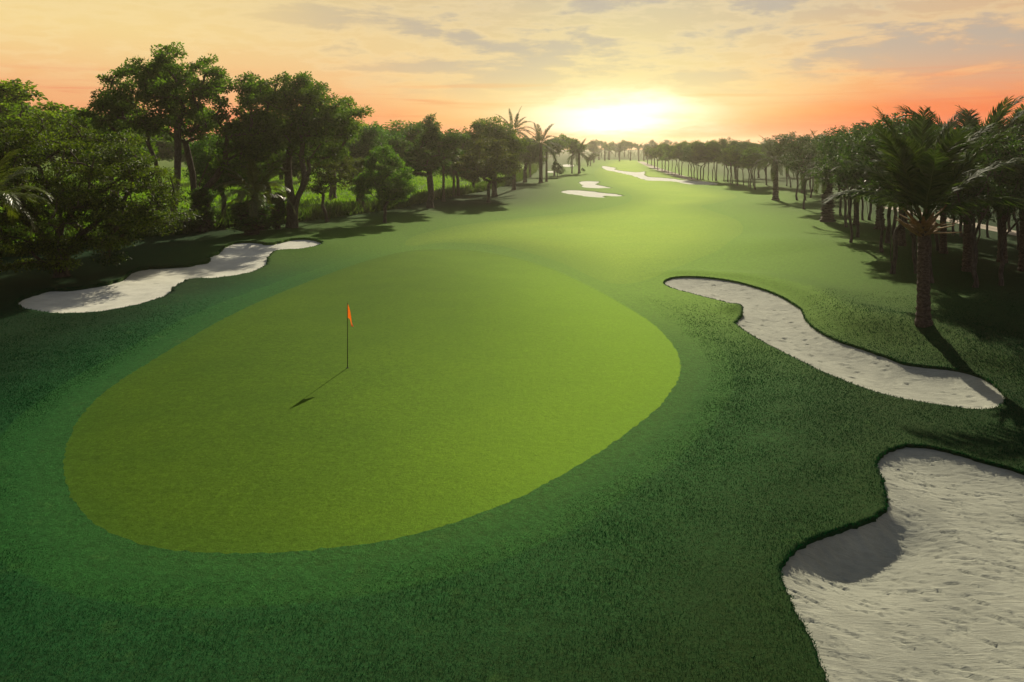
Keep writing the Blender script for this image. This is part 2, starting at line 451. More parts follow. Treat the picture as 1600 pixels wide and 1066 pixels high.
def build_rough(t, pos):
    big = t.noise(pos, 0.22, 4, 0.6)
    c = t.mix(t.smooth(big, 0.35, 0.68), (0.0026, 0.029, 0.013), (0.0050, 0.044, 0.017))
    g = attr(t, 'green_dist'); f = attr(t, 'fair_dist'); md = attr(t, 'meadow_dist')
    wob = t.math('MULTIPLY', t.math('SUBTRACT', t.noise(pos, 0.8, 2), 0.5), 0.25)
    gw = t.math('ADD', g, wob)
    # foreground shade painted into the colour further out, short apron next to the green and the fairway
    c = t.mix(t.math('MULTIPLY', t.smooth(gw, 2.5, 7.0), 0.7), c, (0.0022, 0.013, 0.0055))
    c = t.mix(t.smooth(gw, 5.0, 0.6), c, (0.008, 0.066, 0.020))
    c = t.mix(t.smooth(gw, 1.75, 1.6), c, (0.013, 0.078, 0.019))
    c = t.mix(t.smooth(gw, 0.95, 0.8), c, (0.012, 0.074, 0.018))
    c = t.mix(t.math('MULTIPLY', t.smooth(f, 20.0, 0.0), 0.95), c, (0.056, 0.128, 0.012))
    dry = t.smooth(t.noise(pos, 1.4, 5, 0.7), 0.56, 0.74)
    c = t.mix(t.math('MULTIPLY', dry, 0.25), c, (0.06, 0.12, 0.03))
    c = t.mix(t.smooth(md, 1.0, -2.5), c, (0.070, 0.135, 0.018))
    return c
def build_green(t, pos):
    big = t.noise(pos, 0.35, 4, 0.6)
    e = t.math('ADD', attr(t, 'green_dist'), t.math('MULTIPLY', t.math('SUBTRACT', t.noise(pos, 2.0, 3), 0.5), 0.5))
    c = t.mix(t.smooth(big, 0.3, 0.7), (0.027, 0.063, 0.005), (0.036, 0.075, 0.005))
    return t.mix(t.math('MULTIPLY', t.smooth(e, -1.2, 0.0), 0.38), c, (0.019, 0.060, 0.008))
def build_fair(t, pos):
    big = t.noise(pos, 0.08, 5, 0.6)
    c = t.mix(t.smooth(big, 0.3, 0.7), (0.115, 0.190, 0.016), (0.150, 0.215, 0.020))
    c = t.mix(t.smooth(attr(t, 'fair_dist'), -5.0, 0.5), c, (0.066, 0.132, 0.012))
    worn = t.smooth(t.noise(pos, 0.35, 5, 0.65), 0.55, 0.72)
    return t.mix(t.math('MULTIPLY', t.math('MULTIPLY', worn, 0.35), t.smooth(attr(t, 'fair_dist'), 0.0, -8.0)), c, (0.19, 0.22, 0.05))

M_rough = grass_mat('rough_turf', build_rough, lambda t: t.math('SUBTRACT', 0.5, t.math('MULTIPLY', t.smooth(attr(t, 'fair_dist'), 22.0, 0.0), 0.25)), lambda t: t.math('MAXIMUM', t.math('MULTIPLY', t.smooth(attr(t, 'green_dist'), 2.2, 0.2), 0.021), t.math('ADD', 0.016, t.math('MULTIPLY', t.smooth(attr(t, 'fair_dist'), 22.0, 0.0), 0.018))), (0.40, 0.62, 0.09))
M_green = grass_mat('green_turf', build_green, 0.25, 0.057, (0.36, 0.60, 0.04), 0.6)
M_fair = grass_mat('fairway_turf', build_fair, 0.25, lambda t: t.math('ADD', 0.035, t.math('MULTIPLY', t.smooth(attr(t, 'fair_dist'), 0.0, -12.0), 0.012)), (0.42, 0.63, 0.09), 0.6)

def sand_mat(name, ca, cb, bump=0.5, ang=-0.35):
    m, t, out = new_mat(name)
    pos = t.new('ShaderNodeNewGeometry').outputs['Position']
    mp = t.new('ShaderNodeMapping', inp={'Vector': pos, 'Rotation': (0, 0, ang), 'Scale': (1.2, 9.0, 1.0)}).outputs[0]
    streak = t.noise(mp, 1.6, 5, 0.7, 1.0)
    grain = t.noise(pos, 60.0, 4, 0.8)
    blot = t.noise(pos, 1.1, 4, 0.6)
    c = t.mix(t.smooth(blot, 0.3, 0.7), ca, cb)
    c = t.mix(1.0, c, t.ramp(grain, [(0.2, (0.72, 0.71, 0.70)), (0.7, (1.1, 1.1, 1.1))]), 'MULTIPLY')
    c = t.mix(1.0, c, t.ramp(streak, [(0.3, (0.86, 0.86, 0.85)), (0.6, (1.05, 1.05, 1.05))]), 'MULTIPLY')
    h = t.math('ADD', t.math('MULTIPLY', streak, 0.055), t.math('MULTIPLY', grain, 0.008))
    bp = t.new('ShaderNodeBump', inp={'Strength': bump, 'Distance': 1.0, 'Height': h})
    b = t.new('ShaderNodeBsdfPrincipled', inp={'Base Color': c, 'Roughness': 0.9, 'Specular IOR Level': 0.15, 'Normal': bp.outputs[0]})
    t.l.new(b.outputs[0], out.inputs[0])
    return m
M_sand = sand_mat('bunker_sand', (0.26, 0.27, 0.215), (0.33, 0.34, 0.27))
M_sandwhite = sand_mat('bunker_sand_white', (0.50, 0.50, 0.42), (0.60, 0.60, 0.51), 0.35)
M_path = sand_mat('path_gravel', (0.30, 0.25, 0.18), (0.36, 0.30, 0.22), 0.2)

def region_mesh(name, ids, zs, mat, attrs=None, skirt=False):
    T = TF[np.isin(reg, ids)]
    a = VV[T[:, 1]] - VV[T[:, 0]]; b = VV[T[:, 2]] - VV[T[:, 0]]
    flip = a[:, 0] * b[:, 1] - a[:, 1] * b[:, 0] < 0
    T = T.copy(); T[flip] = T[flip][:, ::-1]
    u, inv = np.unique(T.ravel(), return_inverse=True)
    V = np.column_stack([VV[u], zs[u]]); Fc = inv.reshape(-1, 3)
    faces = [Fc]; at_ = {k: v[u] for k, v in (attrs or {}).items()}
    if skirt:                                                             # cut turf face down into each bunker
        e = np.concatenate([T[:, [0, 1]], T[:, [1, 2]], T[:, [2, 0]]])
        sandt = TF[reg >= NAMES.index('A')]
        se = np.concatenate([sandt[:, [0, 1]], sandt[:, [1, 2]], sandt[:, [2, 0]]]); se.sort(1)
        N = len(VV) + 1
        skey = set((se[:, 0].astype(np.int64) * N + se[:, 1]).tolist())
        es = np.sort(e, 1); key = es[:, 0].astype(np.int64) * N + es[:, 1]
        m = np.array([k in skey for k in key.tolist()])
        be = e[m]
        rev = {int(g): i for i, g in enumerate(u)}
        nb0 = len(V)
        extra = np.column_stack([VV[be.ravel()], zs[be.ravel()] - 0.75])
        V = np.concatenate([V, extra])
        A = np.array([rev[int(g)] for g in be[:, 0]]); B = np.array([rev[int(g)] for g in be[:, 1]])
        k = np.arange(len(be)) * 2 + nb0
        faces.append(np.column_stack([B, A, k, k + 1]))
        at_ = {kk: np.concatenate([vv, vv[np.searchsorted(u, be.ravel())]]) for kk, vv in at_.items()}
    return mesh_np(name, V, faces, mat, True, at_)

AT = {'green_dist': dgreen, 'fair_dist': dfair, 'meadow_dist': dmead}
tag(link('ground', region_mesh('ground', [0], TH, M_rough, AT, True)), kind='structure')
tag(link('fairway', region_mesh('fairway', [1], TH, M_fair, AT, True)), 'pale sunlit fairway running from behind the green to the far trees', kind='structure')
tag(link('putting_green', region_mesh('putting_green', [4], TH, M_green, AT)), 'smooth yellow green putting surface round the flagstick', kind='structure')
tag(link('cart_path', region_mesh('cart_path', [3], TH, M_path)), kind='structure')
tag(link('dirt_track', region_mesh('dirt_track', [2], TH, M_path)), kind='structure')
BL = {'A': 'curving sand bunker with a grassy bank, right of the green below the near palm',
      'B': 'large raked sand bunker in the bottom right corner, nearest to the viewer',
      'C': 'long wavy white bunker left of the green in front of the tall trees',
      'D': 'small far bunker with a ragged outline, just behind the flatter one left of the fairway',
      'E': 'flat pale far bunker left of the fairway, in front of its smaller twin',
      'F': 'long far chain of white sand along the right side of the fairway',
      'G': 'small far sliver of sand among the left palms behind the thick trunk',
      'H': 'tiny far sliver of sand behind the little round bush on the left'}
for i, b in enumerate(BUNKERS):
    nm = b[0]; ids = NAMES.index(nm)
    tri = np.isin(reg, [ids])
    if not tri.any(): continue
    u = np.unique(TF[tri])
    z = np.zeros(len(VV)); z[u] = sand_h(VV[u], nm, {nm: BF[nm][u]})
    if nm == 'B': z[u] += rake(VV[u], 3, 1500, 0.26, 0.030, -0.45) * np.clip(-BF[nm][u] / .15, 0, 1)
    if nm == 'A': z[u] += rake(VV[u], 5, 1400, 0.30, 0.045, -0.15) * np.clip(-BF[nm][u] / .3, 0, 1)
    if nm == 'C': z[u] += rake(VV[u], 9, 700, 0.5, 0.035, 0.2) * np.clip(-BF[nm][u] / .5, 0, 1)
    tag(link('sand_bunker', region_mesh('sand_bunker', [ids], z, M_sand if nm in 'AB' else M_sandwhite)), BL[nm], 'bunker', 'sand bunkers of the golf hole')

# ------------------------------------------------------------------ plant materials
def leaf_mat(name, ca, cb, trans=0.52, gloss=0.12, rough=0.55, tcol=None):
    m, t, out = new_mat(name)
    tint = attr(t, 'tint')
    rnd = t.new('ShaderNodeObjectInfo').outputs['Random']
    c = t.mix(tint, ca, cb)
    hs = t.new('ShaderNodeHueSaturation', inp={'Hue': t.math('ADD', 0.488, t.math('MULTIPLY', rnd, 0.024)), 'Saturation': 1.0, 'Value': t.math('ADD', 0.85, t.math('MULTIPLY', rnd, 0.3)), 'Color': c})
    c = hs.outputs[0]
    b = t.new('ShaderNodeBsdfPrincipled', inp={'Base Color': c, 'Roughness': rough, 'Specular IOR Level': gloss})
    tr = t.new('ShaderNodeBsdfTranslucent', inp={'Color': t.mix(1.0, c, tcol or (2.1, 2.3, 0.55), 'MULTIPLY')})
    mx = t.new('ShaderNodeMixShader', inp={0: trans, 1: b.outputs[0], 2: tr.outputs[0]})
    t.l.new(mx.outputs[0], out.inputs[0])
    return m
def bark_mat(name, ca, cb, sc=(14, 14, 3), bump=0.6):
    m, t, out = new_mat(name)
    co = t.new('ShaderNodeTexCoord').outputs['Object']
    mp = t.new('ShaderNodeMapping', inp={'Vector': co, 'Scale': sc}).outputs[0]
    n = t.noise(mp, 1.0, 5, 0.65, 0.6)
    c = t.mix(t.smooth(n, 0.3, 0.7), ca, cb)
    bp = t.new('ShaderNodeBump', inp={'Strength': bump, 'Distance': 0.08, 'Height': n})
    b = t.new('ShaderNodeBsdfPrincipled', inp={'Base Color': c, 'Roughness': 0.88, 'Specular IOR Level': 0.15, 'Normal': bp.outputs[0]})
    t.l.new(b.outputs[0], out.inputs[0])
    return m
M_leaf = leaf_mat('leaf_mid', (0.022, 0.062, 0.010), (0.100, 0.190, 0.026))
M_leafdark = leaf_mat('leaf_dark', (0.016, 0.046, 0.012), (0.070, 0.130, 0.026), 0.48)
M_leafyel = leaf_mat('leaf_yellow', (0.008, 0.022, 0.005), (0.115, 0.150, 0.010), 0.32)
M_leafgrove = leaf_mat('leaf_grove', (0.012, 0.030, 0.009), (0.048, 0.088, 0.022), 0.34, 0.15, 0.55)
M_leafrow = leaf_mat('leaf_row', (0.024, 0.056, 0.010), (0.092, 0.150, 0.022), 0.5)
M_frond = leaf_mat('frond_green', (0.022, 0.048, 0.012), (0.060, 0.095, 0.022), 0.32, 0.08, 0.7, (1.5, 1.5, 0.6))
M_frondyel = leaf_mat('frond_yellow', (0.050, 0.070, 0.012), (0.11, 0.125, 0.02), 0.3, 0.4, 0.4)
M_weed = leaf_mat('weed_leaf', (0.055, 0.110, 0.010), (0.150, 0.220, 0.018), 0.45, 0.15, 0.6)
M_weeddark = leaf_mat('hedge_leaf', (0.020, 0.050, 0.012), (0.06, 0.10, 0.018), 0.4, 0.15, 0.6)
M_blade = leaf_mat('grass_blade', (0.0018, 0.023, 0.010), (0.010, 0.068, 0.018), 0.28, 0.0, 0.9, (0.9, 1.25, 0.8))
M_bark = bark_mat('bark_grey', (0.045, 0.034, 0.022), (0.12, 0.095, 0.062))
M_barkdark = bark_mat('bark_dark', (0.036, 0.028, 0.020), (0.11, 0.085, 0.060))
M_palmbark = bark_mat('palm_bark', (0.040, 0.028, 0.018), (0.125, 0.090, 0.058), (9, 9, 14), 0.9)
M_boot = bark_mat('frond_stub', (0.14, 0.075, 0.022), (0.26, 0.16, 0.05), (10, 10, 10), 0.3)

# ------------------------------------------------------------------ broadleaf trees
def tube_edges(E, sides=6):
    """E: list of (p0, p1, r0, r1, d0, d1): frustums joined into one mesh"""
    Vs, Fs = [], []; k = 0
    ang = np.arange(sides) / sides * 2 * math.pi
    for p0, p1, r0, r1, d0, d1 in E:
        for p, r, d in ((p0, r0, d0), (p1, r1, d1)):
            a = np.cross(d, (0.31, 0.87, 0.12)); a /= np.linalg.norm(a) + 1e-9; b = np.cross(d, a)
            Vs.append(p + r * (np.cos(ang)[:, None] * a + np.sin(ang)[:, None] * b))
        i = np.arange(sides); j = (i + 1) % sides
        Fs.append(np.column_stack([k + i, k + j, k + sides + j, k + sides + i])); k += 2 * sides
    return np.concatenate(Vs), np.concatenate(Fs)

def leaf_quads(C, rs, size, up=0.5, out_from=None, aspect=0.55):
    """one folded leaf (two triangles) at every point of C"""
    n = len(C); r = rs
    t = r.normal(0, 1, (n, 3)); t[:, 2] -= 0.25
    if out_from is not None:
        o = C - out_from; o /= np.linalg.norm(o, axis=1)[:, None] + 1e-6; t += o * 0.8
    t /= np.linalg.norm(t, axis=1)[:, None]
    nn = r.normal(0, 1, (n, 3)) * (1 - up) + np.array([0, 0, 1.0]) * up
    s = np.cross(t, nn); s /= np.linalg.norm(s, axis=1)[:, None] + 1e-6
    nn = np.cross(s, t)
    L = size * r.uniform(0.6, 1.35, n)[:, None]; Wd = L * aspect * 0.5
    V = np.stack([C, C + t * L * .5 + s * Wd + nn * L * .08, C + t * L, C + t * L * .5 - s * Wd + nn * L * .08], 1).reshape(-1, 3)
    k = np.arange(n)[:, None] * 4
    T = np.concatenate([k + [0, 1, 2], k + [0, 2, 3]])
    return V, T

def make_tree(seed, H, fork, lobes, nclump, rclump, nleaf, lsize, rtrunk, limbs=0, flatz=0.6, lean=(0, 0), leafmat=None, bark=None, up=0.5, wob=0.012, hollow=0.35, stems=1, bare=0.0):
    """lobes: ellipsoids (x, y, z, rx, ry, rz) the crown fills; the limbs grow from the fork to the leaf clumps"""
    r = np.random.default_rng(seed)
    nclump = int(nclump * 1.45); rclump *= 0.78; nleaf = int(nleaf * 0.92); lsize *= 0.90
    lob = np.array(lobes, float); vol = lob[:, 3] * lob[:, 4] * lob[:, 5]; pr = vol ** 0.75; pr /= pr.sum()
    cl = []
    while len(cl) < nclump:
        L = lob[r.choice(len(lob), p=pr)]
        d = r.normal(0, 1, 3); d /= np.linalg.norm(d)
        rad = (hollow + (1 - hollow) * r.random()) ** 0.6
        p = L[:3] + d * L[3:] * rad
        if p[2] < fork * 0.7: continue
        cl.append(p)
    cl = np.array(cl)
    nodes, par, rad0 = [], [], []
    def add(p, pa): nodes.append(np.array(p, float)); par.append(pa); return len(nodes) - 1
    forks = []
    for s_ in range(stems):
        a0 = s_ * 2.4 + seed
        off = np.array([math.cos(a0), math.sin(a0), 0]) * (0.35 * rtrunk * 2 if stems > 1 else 0)
        k = -1
        nseg = 5
        for i in range(nseg + 1):
            f = i / nseg
            p = np.array([lean[0] * f + r.normal(0, wob) * H * 0.3 * (i > 0), lean[1] * f + r.normal(0, wob) * H * 0.3 * (i > 0), fork * f])
            if stems > 1: p += off * (1 + 4 * f * f) * 1.2
            k = add(p, k)
        forks.append(k)
    fp = nodes[forks[0]]
    if limbs:
        for L in lob[:limbs]:
            tgt = L[:3] - np.array([0, 0, 0.35 * L[5]])
            st = forks[int(np.argmin([np.linalg.norm(nodes[q][:2] - tgt[:2]) for q in forks]))]
            p0 = nodes[st]; k = st
            for i in range(1, 6):
                f = i / 5
                p = p0 + (tgt - p0) * np.array([f ** 1.25, f ** 1.25, f ** 0.85]) + r.normal(0, 0.010, 3) * H * (i < 5)
                k = add(p, k)
    order = np.argsort(np.linalg.norm(cl - fp, axis=1))
    for ci in order:
        c = cl[ci]; A = np.array(nodes)
        lo = 3 if stems == 1 else 0
        d = np.linalg.norm(A - c, axis=1) + 0.9 * np.maximum(0, A[:, 2] - c[2] + 0.15 * H * 0) + (A[:, 2] < fork * 0.75) * 4
        k = int(np.argmin(d)); p0 = nodes[k]; dist = np.linalg.norm(c - p0)
        ns = max(1, min(4, int(dist / (0.07 * H)) + 1))
        for i in range(1, ns + 1):
            f = i / ns
            p = p0 + (c - p0) * f + np.array([0, 0, 0.08 * dist * math.sin(f * math.pi)]) + r.normal(0, 0.05, 3) * dist * (i < ns)
            k = add(p, k)
    n = len(nodes); P = np.array(nodes); par_ = np.array(par)
    w_ = np.zeros(n); kids = [[] for _ in range(n)]
    for i in range(n):
        if par_[i] >= 0: kids[par_[i]].append(i)
    ex = 2.1
    for i in range(n - 1, -1, -1):
        if not kids[i]: w_[i] = 1.0
        if par_[i] >= 0: w_[par_[i]] += w_[i]
    tot = max(w_[i] for i in range(n) if par_[i] < 0)
    rad = rtrunk * (w_ / tot) ** (1 / ex)
    rad = np.maximum(rad, 0.012 * (H / 10) ** .5)
    E = []
    for i in range(n):
        pa = par_[i]
        if pa < 0: continue
        d1 = P[i] - P[pa]; d1 /= np.linalg.norm(d1) + 1e-9
        pp = par_[pa]
        big = max(kids[pa], key=lambda q: w_[q]) == i
        if pp >= 0 and big:
            d0 = P[pa] - P[pp]; d0 /= np.linalg.norm(d0) + 1e-9
        else: d0 = d1
        r0 = rad[pa] if big else min(rad[pa], rad[i] * 1.15)
        if pp < 0: r0 *= 1.45; d0 = np.array([0, 0, 1.0])
        E.append((P[pa] - (np.array([0, 0, .25]) if pp < 0 else 0), P[i], r0, rad[i], d0, d1))
    TV, TFc = tube_edges(E, 7)
    tm = mesh_np('trunk', TV, TFc, bark or M_bark, True)
    # leaves
    LC, TI, OF = [], [], []
    for c in cl:
        if r.random() < bare: continue
        rc = rclump * r.uniform(0.6, 1.35); m = int(nleaf * r.uniform(.55, 1.4) * (rc / rclump) ** 1.5)
        d = r.normal(0, 1, (m, 3)); d /= np.linalg.norm(d, axis=1)[:, None]
        q_ = d * (r.random((m, 1)) ** 0.45) * rc * np.array([1, 1, flatz])
        ax = r.normal(0, 0.35, 2)
        q_[:, 2] += q_[:, 0] * ax[0] * .5 + q_[:, 1] * ax[1] * .5
        LC.append(c + q_); OF.append(np.repeat(c[None], m, 0)); TI.append(np.clip(r.normal(0.42, 0.15) + r.normal(0, .22, m), 0, 1))
    LC = np.concatenate(LC); TI = np.concatenate(TI); OF = np.concatenate(OF)
    LV, LT = leaf_quads(LC, r, lsize, up, OF)
    cm_ = mesh_np('crown', LV, LT, leafmat or M_leaf, False, {'tint': np.repeat(TI, 4)})
    top = LV[:, 2].max(); wid = np.percentile(LV[:, 0], 99) - np.percentile(LV[:, 0], 1)
    return dict(trunk=tm, crown=cm_, H=float(top), W=float(wid), n=len(LT))

def rnd_lobes(seed, n, H, z0, W, sq=0.75):
    r = np.random.default_rng(seed); out = []
    for i in range(n):
        a = r.uniform(0, 2 * math.pi); f = r.uniform(0.05, 0.33) * W
        zz = z0 + (H - z0) * r.uniform(0.25, 0.8)
        rr = W * r.uniform(0.2, 0.33) * (1.15 - 0.35 * (zz - z0) / (H - z0))
        out.append((f * math.cos(a), f * math.sin(a), min(zz, H - rr * sq * .8), rr, rr, rr * sq * (H - z0) / W * 1.1))
    return out

TREES = {}
TREES['big'] = make_tree(11, 17, 2.2, [(-3.6, 0.5, 12.8, 4.2, 4.2, 3.4), (0.5, -1, 14.2, 3.6, 4, 2.6), (4.2, 0.5, 11.8, 3.8, 4, 3.4), (-0.5, 1, 10.2, 3.2, 3.6, 2.0), (6.3, 0, 9.2, 2.6, 2.6, 2.2), (-6.6, 0, 10.6, 2.1, 2.4, 1.6), (5.0, -0.5, 6.9, 2.4, 2.4, 1.3)],
                         230, 1.05, 230, 0.27, 0.40, limbs=6, leafmat=M_leaf, bark=M_bark, stems=3, hollow=0.45)
TREES['layer'] = make_tree(23, 10, 0.9, [(0, 0, 6.2, 4.6, 4.2, 2.6), (2.9, 0, 4.6, 3.3, 3.6, 2.1), (-3, 0, 5.0, 3.4, 3.6, 2.2), (0.5, -1.2, 3.0, 4.3, 3.2, 1.5), (-1.5, 0, 8.0, 2.6, 2.6, 1.3), (4.4, 0, 3.6, 2.3, 2.6, 1.2), (-1.8, -1.6, 1.7, 3.2, 2.0, 1.2), (1.2, -2.2, 1.5, 2.6, 1.6, 1.0)],
                           300, 1.0, 230, 0.17, 0.4, limbs=3, flatz=0.3, leafmat=M_leafyel, bark=M_barkdark, up=0.75, hollow=0.55)
TREES['broad'] = make_tree(31, 14.5, 4.6, [(0, 0, 10.6, 3.8, 3.8, 3.1), (-2.0, 0, 8.2, 2.8, 3, 2.2), (2.4, 0, 8.6, 3.2, 3, 2.5), (0.4, 0, 12.2, 2.6, 2.8, 1.9), (4.0, 0, 10.2, 2.0, 2.2, 1.7), (-2.7, 0.5, 6.0, 2.1, 2.2, 1.2)],
                           170, 0.95, 200, 0.24, 0.33, limbs=4, leafmat=M_leafrow, bark=M_bark, stems=2, hollow=0.3)
TREES['bushy'] = make_tree(37, 11, 2.6, rnd_lobes(3, 9, 11, 2.0, 10), 150, 1.15, 150, 0.30, 0.3, leafmat=M_leafdark, bark=M_barkdark, hollow=0.5)
TREES['bushy2'] = make_tree(41, 12, 3.0, rnd_lobes(8, 8, 12, 2.6, 8.5), 140, 1.1, 150, 0.30, 0.3, leafmat=M_leafrow, bark=M_barkdark, hollow=0.5)
TREES['pale'] = make_tree(43, 14, 4, rnd_lobes(15, 8, 14, 4, 9), 90, 1.0, 110, 0.34, 0.3, leafmat=M_weed, bark=M_bark, hollow=0.4)
TREES['umbrella'] = make_tree(47, 6.5, 1.5, [(0, 0, 4.6, 2.3, 2.2, 1.3), (-1, 0, 3.6, 1.5, 1.5, 1.0), (1.1, 0, 3.9, 1.5, 1.5, 1.0), (0.2, 0, 5.4, 1.5, 1.5, .7)], 75, 0.55, 120, 0.16, 0.13, leafmat=M_leafyel, bark=M_bark, stems=2, flatz=.45, hollow=.4)
TREES['round'] = make_tree(53, 7.6, 1.5, [(0, 0, 4.3, 2.1, 2.1, 2.0), (0.8, 0, 3.4, 1.7, 1.7, 1.4), (-0.8, 0, 3.3, 1.7, 1.7, 1.4), (0, 0, 6.0, 1.2, 1.2, 1.4)], 170, 0.50, 150, 0.17, 0.14, leafmat=M_leaf, bark=M_barkdark, hollow=.45, flatz=.55)
TREES['tall'] = make_tree(59, 11.5, 3.4, [(0, 0, 6.6, 2.1, 2.1, 2.3), (-0.9, 0, 5.0, 1.8, 1.8, 1.4), (1.2, 0, 7.4, 1.6, 1.6, 1.5), (-0.3, 0, 9.4, 1.1, 1.1, 1.7)], 115, 0.62, 150, 0.21, 0.26, limbs=2, leafmat=M_leafdark, bark=M_bark, hollow=.35)
TREES['oval'] = make_tree(61, 8.2, 2.0, [(0, 0, 5.0, 2.6, 2.5, 2.3), (-1.2, 0, 4.0, 1.9, 1.9, 1.5), (1.3, 0, 4.0, 2.0, 2.0, 1.7), (0.2, 0, 6.8, 1.5, 1.5, 1.1)], 120, 0.62, 140, 0.20, 0.17, leafmat=M_leafyel, bark=M_barkdark, hollow=.45, flatz=.5)
for i in range(5):
    s = 70 + i * 7; rr = np.random.default_rng(s)
    lb = [(rr.uniform(-.9, .9), rr.uniform(-.9, .9), 4.2 + rr.uniform(0, 3.2), rr.uniform(1.2, 1.9), rr.uniform(1.2, 1.9), rr.uniform(1.0, 1.5)) for _ in range(6)]
    TREES['row%d' % i] = make_tree(s, 8.8, 3.0 if i != 3 else 2.2, lb, 64, 0.62, 105, 0.18, 0.092, leafmat=M_leafrow if i in (1, 4) else M_leafgrove, bark=M_barkdark, lean=(rr.uniform(-.4, .4), rr.uniform(-.3, .3)), hollow=.35, stems=1 if i < 3 else 2, wob=.015)
for i in range(2):
    s = 130 + i * 9; rr = np.random.default_rng(s)
    lb = [(rr.uniform(-1.6, 1.6), rr.uniform(-1.2, 1.2), 4.4 + rr.uniform(0, 3.6), rr.uniform(1.0, 1.7), rr.uniform(1.0, 1.7), rr.uniform(.8, 1.2)) for _ in range(7)]
    TREES['fork%d' % i] = make_tree(s, 9, 1.5, lb, 62, 0.6, 110, 0.15, 0.13, limbs=4, leafmat=M_leafgrove, bark=M_barkdark, hollow=.35, stems=1, wob=.02)
TREES['far'] = make_tree(151, 8.5, 2.6, rnd_lobes(5, 6, 8.5, 2.6, 6), 60, 0.8, 60, 0.36, 0.15, leafmat=M_leafrow, bark=M_barkdark)
TREES['far2'] = make_tree(157, 8.5, 2.8, rnd_lobes(6, 6, 8.5, 2.8, 5), 55, 0.8, 60, 0.36, 0.15, leafmat=M_leafyel, bark=M_barkdark)
TREES['shrub'] = make_tree(163, 2.6, 0.5, [(0, 0, 1.5, .9, .9, .9), (.4, 0, 1.1, .7, .7, .6)], 40, 0.32, 80, 0.14, 0.06, leafmat=M_leafdark, bark=M_barkdark)
TREES['column'] = make_tree(167, 4.2, 0.4, [(0, 0, 1.0, .62, .62, 1.0), (0.05, 0, 2.2, .66, .66, 1.0), (0, 0, 3.3, .6, .6, .8)], 90, 0.36, 110, 0.15, 0.3, leafmat=M_leafdark, bark=M_barkdark, hollow=.7)

def plant(kind, name, label, cat, loc, height, width=None, group=None, rot=0.0, far=False):
    T = TREES[kind]
    e = link(name, None, loc=(float(loc[0]), float(loc[1]), float(loc[2])))
    sz = height / T['H']; sx = sz if width is None else width / T['W']
    e.scale = (sx, sx, sz); e.rotation_euler = (0, 0, rot)
    tag(e, label, cat, group)
    link('trunk', T['trunk'], e); link('crown', T['crown'], e)
    return e

def plant_px(kind, name, label, cat, bx, by, top, wpx=None, group=None, rot=None, dz=0.0):
    p = at(bx, by); k = p[1] / F
    plant(kind, name, label, cat, p, (by - top) * k, None if wpx is None else wpx * k, group, RND.uniform(0, 6.28) if rot is None else rot)
    return p
RND = random.Random(5)

LG = 'trees along the left edge of the course'
plant_px('layer', 'broadleaf_tree', 'low dark tree with yellow-lit layered leaves hanging over the left bunker', 'tree', 96, 432, 172, 330, LG, 0.3)
plant_px('big', 'broadleaf_tree', 'tallest tree, with several stems spreading into a broad open crown', 'tree', 283, 362, 66, 285, LG, 0.0)
plant_px('broad', 'broadleaf_tree', 'tall tree with twin pale stems just right of the tallest tree', 'tree', 455, 356, 110, 185, LG, 0.0)
plant_px('pale', 'broadleaf_tree', 'pale green tall tree behind the low layered tree at the left edge', 'tree', 30, 336, 108, 190, LG, 1.0)
plant_px('pale', 'broadleaf_tree', 'light leaved tree showing behind the right side of the twin stemmed tree', 'tree', 520, 312, 152, 130, LG, 2.0)
plant_px('umbrella', 'broadleaf_tree', 'small flat crowned tree with two thin stems left of the round tree', 'tree', 513, 347, 241, 82, LG, 0.0)
plant_px('umbrella', 'broadleaf_tree', 'small thin tree tucked behind the round tree near the weeds', 'tree', 566, 332, 245, 66, LG, 2.0)
plant_px('round', 'broadleaf_tree', 'small conical round leaved tree standing alone on the left lawn', 'tree', 601, 348, 225, 86, LG, 0.4)
plant_px('tall', 'broadleaf_tree', 'tall slender dark tree with a pointed top behind the round tree', 'tree', 672, 325, 176, 95, LG, 0.0)
plant_px('oval', 'broadleaf_tree', 'full oval tree with a low fork, in front of the highest left palm', 'tree', 763, 317, 210, 92, LG, 0.0)
plant_px('bushy2', 'broadleaf_tree', 'dense taller tree rising right behind the full oval tree', 'tree', 773, 307, 180, 90, LG, 1.2)
plant_px('far', 'broadleaf_tree', 'hazy thick trunked tree beside the last big palm on the left', 'tree', 894, 271, 208, 42, LG, 1.0)
plant_px('shrub', 'small_tree', 'little round tree on a thin stem in front of the far left sand', 'tree', 871, 277, 251, 19, LG, 0.0)
plant_px('shrub', 'shrub', 'tiny dark bush right of the last big palm on the left', 'shrub', 911, 269, 262, 6, None, 0.0)
plant_px('far2', 'broadleaf_tree', 'small pale flat topped tree farthest along the left side', 'tree', 923, 259, 238, 20, LG, 0.0)
for bx, by, tp, wp, kd, lb in [(560, 318, 190, 120, 'bushy', 'dark rounded tree behind the flat crowned trees on the left'), (622, 312, 186, 120, 'bushy2', 'dark wide tree between the round tree and the slender pointed tree'),
                               (716, 306, 205, 80, 'bushy', 'dark leafy tree behind the small palms on the left'), (820, 285, 213, 60, 'bushy2', 'dark tree behind the left palms nearest the oval tree'),
                               (866, 275, 208, 56, 'far', 'light green tree behind the big palm with the round head'), (740, 300, 215, 70, 'bushy', 'bluish dark tree left of the dense taller tree'),
                               (350, 345, 205, 110, 'bushy', 'hanging dark leafed tree between the two tall left trees'), (180, 340, 170, 150, 'bushy2', 'dark tree filling the gap left of the tallest tree'),
                               (420, 330, 190, 120, 'bushy', 'dark low tree behind the twin stemmed tree')]:
    plant_px(kd, 'broadleaf_tree', lb, 'tree', bx, by, tp, wp, LG)
